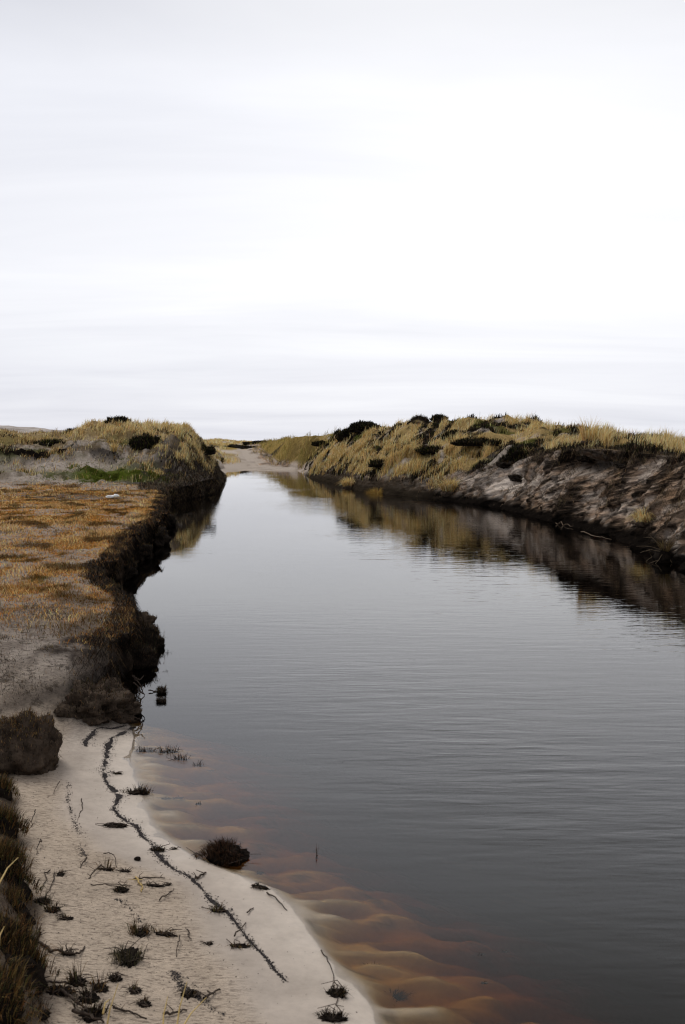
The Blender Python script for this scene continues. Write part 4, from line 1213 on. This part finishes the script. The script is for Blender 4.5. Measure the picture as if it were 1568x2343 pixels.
beach_tuft(266, 1770, 'small dark tuft on wet sand right of the wrack bend', 0.018, 0.02, 60, DARKS, 0.3, 0.6, (1.6, 0.6))
beach_tuft(243, 1990, 'greenish grass tuft where dry rippled sand meets smooth sand', 0.024, 0.05, 110, BROWNS, 0.25, 0.4, (1.1, 0.8))
beach_tuft(286, 1994, 'small brown knot of stems right of the greenish tuft', 0.016, 0.022, 60, DARKS, 0.4, 0.7, (1.3, 0.7))
beach_tuft(277, 2036, 'dark ragged clump with a straight twig through it', 0.030, 0.028, 170, DARKS, 0.35, 0.7, (1, 0.9))
beach_tuft(352, 2027, 'low tuft beside the long horizontal twig', 0.026, 0.03, 110, DARKS, 0.25, 0.6, (1.6, 0.5))
beach_tuft(383, 2025, 'little brown tuft at the right end of the long horizontal twig', 0.013, 0.02, 50, DARKS, 0.35, 0.6)
beach_tuft(497, 2084, 'tuft with upright straws growing on the wrack line', 0.026, 0.045, 120, BROWNS, 0.3, 0.55, (1.3, 0.6))
beach_tuft(545, 2165, 'brown starry tuft below the crossing stick on smooth sand', 0.028, 0.03, 110, BROWNS, 0.25, 0.75, (1.4, 0.6))
beach_tuft(478, 2160, 'tiny dark speck tuft left of the brown starry tuft', 0.012, 0.014, 40, DARKS, 0.3, 0.7)
beach_tuft(597, 2031, 'black tuft lying along the waterline below the shaggy tussock', 0.030, 0.022, 130, DARKS, 0.35, 0.7, (1.3, 0.5), rot=-0.5)
beach_tuft(290, 2195, 'largest grey-green mossy tuft in the middle of the dry sand', 0.055, 0.055, 420, [(0.05, 0.048, 0.03), (0.09, 0.075, 0.045), (0.04, 0.032, 0.022), (0.12, 0.10, 0.05)], 0.3, 0.55, (0.8, 1.3))
beach_tuft(318, 2135, 'upright brown tuft touching the top of the largest mossy tuft', 0.036, 0.055, 200, BROWNS, 0.3, 0.45, (0.9, 1.1))
beach_tuft(372, 2137, 'thin line of brown stubble right of the mossy tuft', 0.034, 0.03, 110, BROWNS, 0.18, 0.5, (1.5, 0.5), rot=-0.3)
beach_tuft(770, 2274, 'dark forked clump on wet sand beside the water', 0.034, 0.03, 190, DARKS, 0.4, 0.7, (1, 0.9))
beach_tuft(762, 2330, 'dark clump at the bottom edge nearest the water', 0.036, 0.026, 190, DARKS, 0.4, 0.75, (1.2, 0.7))
beach_tuft(596, 1995, 'faint tuft under water among orange sandbars beyond the waterline tuft', 0.015, 0.02, 30, DARKS, 0.3, 0.6, wet=True)
beach_tuft(121, 2082, 'upright dark tuft right beside the bank tussocks', 0.026, 0.065, 120, BROWNS, 0.3, 0.4)
beach_tuft(96, 2064, 'dark tuft tucked against the bank tussocks, left of the upright one', 0.028, 0.05, 130, DARKS, 0.35, 0.5)
beach_tuft(150, 2102, 'low reddish tuft right of the upright dark tuft', 0.020, 0.025, 60, BROWNS, 0.25, 0.6, (1.4, 0.7))
beach_tuft(137, 2002, 'tangled black scrap of weed on dry rippled sand', 0.020, 0.022, 80, DARKS, 0.3, 0.8, (0.8, 1.3))
beach_tuft(152, 2183, 'branch-rooted tuft with three upright shoots', 0.020, 0.075, 26, DARKS, 0.3, 0.45, (1.6, 0.6))
beach_tuft(176, 2248, 'tall dark tuft above the bottom left corner', 0.030, 0.075, 110, BROWNS, 0.3, 0.4)
beach_tuft(126, 2268, 'wide greenish tuft left of the tall dark tuft', 0.040, 0.045, 170, BROWNS, 0.3, 0.6, (1.4, 0.7))
beach_tuft(200, 2285, 'dark tuft below right of the tall dark tuft', 0.032, 0.055, 120, DARKS, 0.3, 0.5)
beach_tuft(226, 2262, 'thin green tuft between two dark ones near the lower edge', 0.028, 0.055, 100, BROWNS, 0.25, 0.45)
beach_tuft(262, 2240, 'small dark tuft under the largest mossy tuft', 0.024, 0.035, 90, DARKS, 0.35, 0.5)
beach_tuft(205, 2325, 'tuft at the bottom edge left of the leaning straws', 0.040, 0.06, 170, DARKS, 0.3, 0.55)
beach_tuft(328, 2298, 'small dark tuft between the leaning straws', 0.022, 0.03, 80, DARKS, 0.4, 0.6)
beach_tuft(305, 2268, 'grey thin tuft above the small tuft between straws', 0.022, 0.03, 60, BROWNS, 0.2, 0.5)
beach_tuft(430, 2276, 'dark clot on the lower wrack line', 0.028, 0.02, 140, DARKS, 0.35, 0.8, (1, 1.1), name='debris_clot', cat='debris clot')
beach_tuft(90, 2322, 'dark tuft in the bottom left corner on grey sand', 0.03, 0.05, 100, DARKS, 0.3, 0.5)

n = 9000
p, = scatter(LG['V'], LG['bank'] * (LG['V'][..., 1] > 1.6) * (LG['D'] < 2.2), n, rg, 0.3)
tag(grass('bank_scrub', p, rg.uniform(0.01, 0.05, n), np.full(n, 0.0024), rg.uniform(0, 6.28, n), rg.uniform(0.2, 0.95, n),
          pick(rg, n, [(0.02, 0.015, 0.011), (0.06, 0.038, 0.022), (0.16, 0.085, 0.03), (0.24, 0.16, 0.07)], [4, 3, 1.5, 0.8]), rg, M_DARKBLADE, 0.2),
    'dark brown stubble on the near bank beside the beach', 'stubble', kind='stuff')
# bank tussocks along the picture's left edge
for i, (px, py, r, h, lab) in enumerate([
        (10, 1822, 0.085, 0.10, 'orange-brown tussock directly under the slumped peat block'),
        (14, 1905, 0.095, 0.12, 'tussock with orange tips, second below the peat block'),
        (10, 1985, 0.10, 0.12, 'dark-bodied tussock with a long straw leaning from it'),
        (38, 2045, 0.095, 0.11, 'greenish-brown tussock level with the tangled black weed'),
        (48, 2105, 0.09, 0.10, 'black-hearted tussock beside the upright dark tuft'),
        (40, 2175, 0.10, 0.11, 'bright brown tussock level with the three-shoot branch'),
        (66, 2245, 0.095, 0.09, 'blackest tussock, spilling over the sand near the lower corner'),
        (10, 2305, 0.10, 0.11, 'blurred reddish tussock in the very corner')]):
    big = hit(px, py) + Vector((-0.05, 0, -0.01))
    tuft('bank_tussock', lab, 'grass tussock', big, r * 1.1, h * 0.6, 1300, [(0.16, 0.085, 0.03), (0.09, 0.055, 0.025), (0.22, 0.15, 0.06), (0.03, 0.022, 0.016), (0.07, 0.07, 0.025)],
         [2.5, 3, 1.2, 3, 1.5], 0.75, 0.6, (1, 1), 'tussocks along the sandy bank', 0.0, 1.1)

# sprigs standing in the water off the bank corner
for i, (px, py, n, lab) in enumerate([(352, 1497, 8, 'sprig in the water touching the jutting sod'), (366, 1500, 14, 'dense sprig in the water just off the jutting sod'),
                                      (384, 1494, 9, 'sprig farthest out in the water off the jutting sod'), (367, 1518, 14, 'second dense sprig in the water below the first'),
                                      (352, 1536, 12, 'sprig in the water nearest the shaggy sod'), (376, 1537, 6, 'single thin sprig in the water right of the others'),
                                      (358, 1556, 8, 'lowest sprig in the water above the lone clod')]):
    g = survey(px, py, 0.0)
    tuft('water_sprig', lab, 'water plant', (g[0], g[1], -0.004), 0.014, 0.05, n + 6, DARKS, None, 0.1, 0.75, (1.8, 1.0), 'sprigs in the water off the left bank', 0, 1.1)

g = survey(725, 1958)
tuft('water_sprig', 'single stalk standing in open water above the orange sandbars', 'water plant', (g[0], g[1], -0.02), 0.006, 0.075, 7, DARKS, None, 0.3, 0.2, (1, 1), None, 0, 1.2)
for px, py, lab in [(1157, 2176, 'tiny leafy speck afloat in the dark water off the sandbars'), (1105, 2182, 'faint speck left of the leafy one in the dark water'),
                    (1108, 2248, 'lowest speck in the dark water near the bottom edge'), (783, 1744, 'single speck far out on the rippled water')]:
    g = survey(px, py)
    tuft('water_sprig', lab, 'water plant', (g[0], g[1], -0.004), 0.007, 0.02, 9, DARKS, None, 0.15, 0.8, (1.6, 1), None, 0, 0.9)
for px, py, lab in [(852, 2218, 'drowned dark weed near the shore under brown water'), (895, 2283, 'drowned dark weed nearest the bottom edge under brown water')]:
    g = survey(px, py, -0.05)
    tuft('drowned_weed', lab, 'weed', (g[0], g[1], drop(*g) - 0.02), 0.035, 0.045, 120, DARKS, None, 0.4, 0.7, (1.2, 0.7))

# ------------------------------------------------------------------ sticks and twigs
TW = [
    ('thin curved stick on dry sand left of the smooth sand', [(187, 1828), (189, 1848), (182, 1868), (173, 1886)], 0.0022, 0.0),
    ('short straight stick standing under the slumped peat block', [(137, 1794), (130, 1806), (124, 1818)], 0.0022, 0.01),
    ('short leaning stick left of the greenish tuft', [(199, 1969), (184, 1986)], 0.003, 0.01),
    ('dark stick leaning against the greenish tuft', [(232, 1985), (216, 2000), (203, 2011)], 0.003, 0.008),
    ('arched stem bending over right of the greenish tuft', [(238, 1966), (250, 1962), (260, 1967), (268, 1986)], 0.0022, 0.02),
    ('long horizontal twig on the smooth sand', [(306, 2015), (330, 2011), (378, 2010)], 0.003, 0.004),
    ('orange forked twig hanging below the long horizontal twig', [(311, 2010), (320, 2024), (326, 2030), (324, 2042)], 0.0035, 0.003),
    ('slim diagonal stick alone in the middle of the smooth sand', [(365, 2063), (384, 2050), (398, 2034)], 0.0026, 0.003),
    ('stick crossing the wrack line above the brown starry tuft', [(537, 2150), (550, 2133), (563, 2112)], 0.0028, 0.01),
    ('short stick pointing at the wrack line from the seaward side', [(566, 2093), (580, 2078)], 0.0028, 0.006),
    ('stub of twig forking off the wrack line below the shaggy tussock', [(446, 2012), (458, 2008), (472, 1998)], 0.005, 0.004),
    ('thin dark stick along the waterline', [(611, 2045), (635, 2062), (657, 2084)], 0.0028, 0.003),
    ('slender twig at the water edge above the forked clump', [(735, 2178), (755, 2210), (773, 2258)], 0.0022, 0.004),
    ('short upright stick right of the line of stubble', [(412, 2148), (408, 2170), (404, 2190)], 0.0022, 0.01),
    ('tiny curved stick on smooth sand near the line of stubble', [(428, 2130), (433, 2143), (437, 2153)], 0.0022, 0.004),
    ('dark twig rising from the lower wrack line', [(466, 2292), (484, 2280), (504, 2267)], 0.0045, 0.006),
    ('heavy dark branch lying from the bank under the three shoots', [(76, 2150), (98, 2166), (124, 2181), (160, 2188), (182, 2187), (194, 2168)], 0.005, 0.006),
    ('dark branch lying across grey sand below the blackest tussock', [(69, 2286), (86, 2268), (104, 2256), (130, 2254), (156, 2251)], 0.005, 0.008),
    ('dark root running down to the bottom edge', [(140, 2272), (168, 2294), (205, 2320)], 0.005, 0.006),
    ('blurred twig along the bottom edge under the leaning straws', [(166, 2322), (200, 2333), (238, 2342)], 0.005, 0.01),
    ('thin dark root under the small tuft between the straws', [(259, 2310), (295, 2318), (336, 2332)], 0.0035, 0.004),
    ('twig on the sand right of the leaning straws', [(374, 2326), (400, 2322), (428, 2313)], 0.004, 0.004),
    ('hooked dry stem on the rippled sand', [(115, 1994), (103, 2003), (108, 2016), (99, 2030)], 0.0025, 0.004),
    ('long thin stem below the tangled weed', [(126, 2000), (120, 2024), (108, 2044)], 0.0022, 0.004),
    ('straight twig through the dark ragged clump', [(208, 2033), (240, 2031), (298, 2028)], 0.0022, 0.012),
    ('stick leaning beside the bank tussocks on the upper beach', [(82, 1862), (76, 1878), (71, 1893)], 0.0025, 0.015),
    ('second leaning stick beside the bank tussocks', [(93, 1930), (88, 1944), (84, 1956)], 0.0025, 0.015),
    ('short dark stick on the sand above the bright brown tussock', [(92, 2132), (84, 2144), (78, 2152)], 0.003, 0.01),
]
rt = np.random.default_rng(5)
for lab, pl, r, up in TW:
    pts = [hit(px, py) for px, py in pl]
    pts = [p + Vector((0, 0, r * 0.6 + up * math.sin(math.pi * i / max(1, len(pts) - 1)) + (up if i == 0 else 0))) for i, p in enumerate(pts)]
    pw = wiggle(pts, rt, 0.0022, 4)
    lst = [tube(pw, r, r * 0.5)]
    if r >= 0.003:
        for _ in range(2):
            k0 = rt.integers(1, len(pw) - 1)
            q = pw[k0]
            lst.append(tube([q, q + Vector((rt.normal(0, 0.008), rt.normal(0, 0.006), 0.008)), q + Vector((rt.normal(0, 0.016), rt.normal(0, 0.01), 0.016))], r * 0.5, r * 0.2, 4))
    o = tubes_mesh('twig', lst, M_TWIG if 'orange' not in lab else M_STRAW)
    tag(o, lab, 'twig', 'twigs lying on the beach')

# roots sticking out of the bank into the air over the water
def over(px, py, dist):
    a, dy, dz = sight(px, py)
    t = dist / dy
    return Vector((a * t, dist, EYE + dz * t))


base = survey(310, 1612, 0.02)[1]
lst = []
for pl in ([(306, 1545), (314, 1557), (324, 1573), (331, 1590), (322, 1600), (310, 1612)], [(305, 1562), (314, 1568), (320, 1582), (318, 1594), (311, 1604)],
           [(310, 1612), (321, 1606), (326, 1598)], [(303, 1545), (314, 1555), (324, 1553), (329, 1545)], [(322, 1600), (316, 1596)], [(329, 1586), (322, 1580)]):
    lst.append(tube(wiggle([over(px, py, base + 0.02) for px, py in pl], rt, 0.003, 3), 0.0042, 0.0025))
tag(tubes_mesh('bare_root', lst, M_TWIG), 'thin bare root looping out of the dark earth over the water', 'root')
base = survey(305, 1648, 0.02)[1]
lst = [tube(wiggle([over(px, py, base) for px, py in pl], rt, 0.003, 3), 0.004, 0.002) for pl in
       ([(290, 1646), (305, 1638), (319, 1630)], [(300, 1640), (312, 1642), (324, 1652)])]
tag(tubes_mesh('bare_root', lst, M_TWIG), 'short bare twigs sticking out at the foot of the dark earth bank', 'root')
base = survey(336, 1583)[1]
tag(tubes_mesh('twig', [tube(wiggle([over(px, py, base) for px, py in [(340, 1579), (352, 1582), (364, 1582), (384, 1581)]], rt, 0.002, 3), 0.004, 0.002)], M_TWIG),
    'thin twig afloat beside the lone black clod', 'twig', 'twigs lying on the beach')

# dead shrub and driftwood under the right bank
base = survey(1522, 1285, 0.0)[1] - 0.1
sh = empty('dead_shrub', over(1522, 1262, base))
lst = []
for ex, ey in [(1484, 1222), (1456, 1250), (1550, 1224), (1524, 1228), (1536, 1232), (1500, 1215), (1465, 1265), (1560, 1245), (1478, 1285), (1510, 1240), (1495, 1295), (1545, 1300)]:
    a = over(1522, 1262, base); b = over(ex, ey, base - rt.uniform(-0.15, 0.15))
    m = a.lerp(b, 0.5) + Vector((rt.normal(0, 0.02), 0, 0.03))
    lst.append(tube([Vector(q) - sh.location for q in wiggle([a, m, b], rt, 0.006, 3)], 0.007, 0.003))
    c = m.lerp(b, 0.4)
    lst.append(tube([c - sh.location, c.lerp(b, 0.4) + Vector((rt.normal(0, 0.05), 0, rt.normal(0, 0.04))) - sh.location], 0.004, 0.002))
tubes_mesh('branch', lst, mat_solid('dead_wood', (0.06, 0.045, 0.03), (0.17, 0.125, 0.08), 40.0, 0.9, 0.003), sh)
V, f = lump((0.12, 0.12, 0.12), 3, 0.5, 2, 4.4)
link('root_mat', make_mesh('root_mat', V - np.array([0, -0.05, 0.08]), f), M_PEAT, sh)
n = 160
thb = rt.random(n) * 6.283
grass('blades', np.stack([0.04 * np.cos(thb), 0.04 * np.sin(thb), np.zeros(n)], 1), rt.uniform(0.1, 0.26, n), np.full(n, 0.004), thb, rt.uniform(0.2, 0.9, n),
      pick(rt, n, [(0.16, 0.11, 0.05), (0.08, 0.055, 0.03), (0.25, 0.18, 0.08)], [2, 2, 1]), rt, M_BLADE, 0.2, sh)
tag(sh, 'dead spreading shrub at the water under the right end of the bank', 'shrub')
for lab, pl in [('pale brown driftwood stick at the foot of the torn bank face', [(1336, 1214), (1368, 1224), (1405, 1231)]),
                ('smaller driftwood stick left of the pale one at the bank foot', [(1278, 1194), (1300, 1197), (1318, 1201)]),
                ('thin driftwood lying on the waterline below the sand slip', [(1130, 1152), (1152, 1157), (1180, 1162)])]:
    pts = []
    for px, py in pl:
        g = survey(px, py, 0.03)
        pts.append(Vector((g[0] - 0.10, g[1] - 0.25, 0.03)))
    tag(tubes_mesh('driftwood_stick', [tube(wiggle(pts, rt, 0.02, 4), 0.010, 0.005)], mat_solid('driftwood', (0.06, 0.04, 0.025), (0.17, 0.12, 0.08), 30.0, 0.9, 0.003)), lab, 'driftwood')

# ------------------------------------------------------------------ wrack lines on the sand
def resample(pts, step):
    out = [pts[0].copy()]
    for a, b in zip(pts[:-1], pts[1:]):
        m = max(1, int((b - a).length / step))
        out += [a.lerp(b, (i + 1) / m) for i in range(m)]
    return np.array([p[:] for p in out])


def smooth_path(P_, it=6):
    for _ in range(it):
        P_[1:-1] = 0.25 * P_[:-2] + 0.5 * P_[1:-1] + 0.25 * P_[2:]
    return P_


def chips(Pc, rng, smin, smax):
    """small flat scraps lying on the sand"""
    n = len(Pc)
    a = rng.random(n) * 6.283
    L, Wd = rng.uniform(smin, smax, n), rng.uniform(0.3, 0.7, n)
    u = np.stack([np.cos(a), np.sin(a), rng.normal(0, 0.25, n)], 1) * L[:, None]
    v = np.stack([-np.sin(a), np.cos(a), rng.normal(0, 0.25, n)], 1) * (L * Wd)[:, None]
    z = np.zeros((n, 3)); z[:, 2] = L * rng.uniform(0.15, 0.5, n)
    V = np.stack([Pc - u, Pc - v, Pc + u, Pc + v, Pc + z], 1).reshape(-1, 3)
    b = (np.arange(n) * 5)[:, None, None]
    f = (np.array([[0, 1, 4], [1, 2, 4], [2, 3, 4], [3, 0, 4]])[None] + b).reshape(-1, 3)
    return V, f


def wrack(label, px_pts, widths, ribbon, dens, name='wrack_line', sized=(0.0015, 0.005), seed=3):
    rng = np.random.default_rng(seed)
    pts = [hit(*p) for p in px_pts]
    P_ = smooth_path(resample(pts, 0.006), 5)
    m = len(P_)
    tgt = np.linspace(0, 1, len(widths))
    wd = np.interp(np.linspace(0, 1, m), tgt, widths)
    tan = np.gradient(P_, axis=0); tan[:, 2] = 0
    tan /= np.linalg.norm(tan, axis=1)[:, None] + 1e-9
    sd = np.stack([-tan[:, 1], tan[:, 0], 0 * tan[:, 0]], 1)
    wob = 0.7 * fbm(np.arange(m) * 0.05, 1.0 + seed, 0.0, 3)
    P_ = P_ + sd * (wob * wd)[:, None]
    root = empty(name, tuple(P_[0]))
    if ribbon:
        K = 9
        cs = np.linspace(-1, 1, K)
        wd = wd * np.clip(0.8 + 1.5 * fbm(np.arange(m) * 0.035, 2.0 + seed, 0.0, 3), 0.12, 1.6)
        ragl = 0.85 + 1.1 * fbm(np.arange(m) * 0.11, 5.0, 0.0, 4, 0.7); ragr = 0.85 + 1.1 * fbm(np.arange(m) * 0.11, 9.0, 0.0, 4, 0.7)
        off = np.where(cs[None, :] < 0, cs[None, :] * ragl[:, None], cs[None, :] * ragr[:, None]) * wd[:, None] * 0.5
        V = P_[:, None, :] + sd[:, None, :] * off[..., None]
        bumpy = 0.0022 * (1 - cs[None, :] ** 2) * (1.0 + 0.9 * fbm(V[..., 0] * 70, V[..., 1] * 70, 1.0, 3))
        V[..., 2] += bumpy - 0.0012
        link('debris_mat', make_mesh('debris_mat', V - P_[0], grid_faces(m, K)), M_WRACK, root)
    n = int(m * dens)
    k = rng.integers(0, m, n)
    keep = fbm(k * 0.03, 3.0 + seed, 0.0, 3) + rng.normal(0, 0.2, n) > (-0.5 if ribbon else 0.0)
    k = k[keep]; n = len(k)
    Pc = P_[k] + sd[k] * (rng.standard_t(2.5, n).clip(-4, 4) * 0.38 * wd[k])[:, None] + tan[k] * rng.normal(0, 0.004, n)[:, None]
    Pc[:, 2] += 0.0012
    V, f = chips(Pc - P_[0], rng, *sized)
    link('debris_scraps', make_mesh('debris_scraps', V, f, smooth=False), M_WRACK, root)['kind'] = 'stuff'
    return tag(root, label, 'wrack line')


wrack('dark winding wrack line of plant debris along the smooth wet sand',
      [(300, 1664), (276, 1676), (254, 1690), (244, 1715), (239, 1745), (237, 1775), (247, 1795), (263, 1812), (267, 1835), (264, 1850), (270, 1868), (290, 1880),
       (306, 1887), (318, 1903), (333, 1920), (352, 1938), (366, 1964), (385, 1980), (410, 1995), (440, 2010), (458, 2030), (475, 2052), (500, 2075), (525, 2092),
       (545, 2118), (562, 2143), (580, 2162), (600, 2182), (618, 2202), (632, 2224), (655, 2245)],
      [0.07, 0.06, 0.045, 0.036, 0.030, 0.042, 0.036, 0.044, 0.040, 0.028, 0.026, 0.018, 0.022, 0.017, 0.020, 0.017, 0.019, 0.013, 0.012, 0.005], True, 9)
wrack('broken upper wrack line dividing dry rippled sand from smooth sand',
      [(154, 1790), (156, 1830), (166, 1866), (175, 1889), (181, 1906), (185, 1939), (193, 1960)], [0.012, 0.012, 0.012], False, 5, seed=8)
wrack('short broken wrack line above the upright brown tuft', [(268, 2058), (282, 2068), (296, 2078), (312, 2093), (320, 2110)], [0.012, 0.014, 0.012], False, 9, seed=11)
wrack('broken lower wrack line reaching the bottom edge', [(395, 2222), (409, 2240), (428, 2268), (450, 2276), (472, 2298), (500, 2319), (535, 2338)], [0.014, 0.02, 0.018, 0.018], False, 12, seed=13)
wrack('dark arch of debris where the earth bank meets the beach', [(196, 1708), (203, 1686), (217, 1669), (233, 1664), (254, 1668), (285, 1660), (318, 1662), (336, 1666)], [0.03, 0.03, 0.028, 0.05, 0.04, 0.016], True, 10, seed=15)

# loose scraps all over the beach
n = 5200
x, y = LG['V'][..., 0], LG['V'][..., 1]
dn = (1 - sst(5.6, 6.6, y)) * sst(2.0, 2.3, y) * (LG['D'] > 0.03) * (LG['D'] < 1.6) * (0.12 + sst(0.25, 0.42, LG['D']))
p, = scatter(LG['V'], dn, n, rg, 0.6)
p[:, 2] += 0.0008
V, f = chips(p, rg, 0.0008, 0.0032)
tag(link('loose_debris', make_mesh('loose_debris', V, f, smooth=False), M_WRACK), 'small dark scraps of plants scattered over the beach sand', 'debris', kind='stuff')
# litter, crusts and stems on the earthy slope where turf gives way to sand
n = 14000
dn = sst(5.2, 5.8, y) * (1 - sst(6.9, 7.6, y)) * (LG['S'] > 1.0) * (x > -3.6) * (0.2 + sst(-0.1, 0.2, LG['n']))
p, = scatter(LG['V'], dn, n, rg, 0.6)
V, f = chips(p, rg, 0.0015, 0.007)
tag(link('earth_crumbs', make_mesh('earth_crumbs', V, f, smooth=False), M_PEATGREY), 'dark crumbs of peat strewn where turf gives way to sand', 'debris', kind='stuff')

n = 5500
dn2 = sst(5.0, 5.7, y) * (1 - sst(7.2, 8.0, y)) * (LG['S'] > 1.0) * (x > -3.8) * (0.08 + sst(-0.02, 0.2, LG['n'])) * (0.3 + (LG['D'] < 0.9))
p, = scatter(LG['V'], dn2, n, rg, 0.6)
tag(grass('dead_stubble', p, rg.uniform(0.008, 0.035, n), np.full(n, 0.0024), rg.uniform(0, 6.28, n), rg.uniform(0.3, 0.98, n),
          pick(rg, n, [(0.05, 0.038, 0.03), (0.12, 0.08, 0.045), (0.28, 0.20, 0.12), (0.025, 0.02, 0.016)], [3, 2.5, 1.5, 2]), rg, M_DARKBLADE, 0.3),
    'short dead stubble on the earthy slope between turf and beach', 'stubble', kind='stuff')

# ------------------------------------------------------------------ leaning straws close to the camera
for lab, b_, t_, d0, d1 in [('long pale straw leaning right, left one of the crossing pair at the bottom', (236, 2400), (271, 2250), 2.25, 2.35),
                            ('short straw beside the long pale one at the bottom', (236, 2320), (252, 2286), 2.3, 2.34),
                            ('tallest pale straw at the bottom, right of the small dark tuft', (398, 2400), (428, 2246), 2.22, 2.36),
                            ('straw leaning far right, crossing the tallest one at the bottom', (400, 2380), (473, 2282), 2.25, 2.42),
                            ('faint straw left of the tallest one at the bottom', (372, 2390), (384, 2280), 2.2, 2.3),
                            ('golden straw leaning out of the dark-bodied bank tussock', (-6, 2030), (42, 1962), 2.5, 2.7),
                            ('second golden straw low on the left edge', (-4, 2180), (10, 2120), 2.3, 2.4)]:
    a, b = over(*b_, d0), over(*t_, d1)
    m = a.lerp(b, 0.55) + Vector((-0.004, 0, 0.006))
    V, f = tube([a, a.lerp(m, 0.5), m, m.lerp(b, 0.5), b], 0.0026, 0.0008, 5)
    tag(link('grass_straw', make_mesh('grass_straw', V, np.array(f)), M_STRAW), lab, 'straw', 'straws close to the camera')
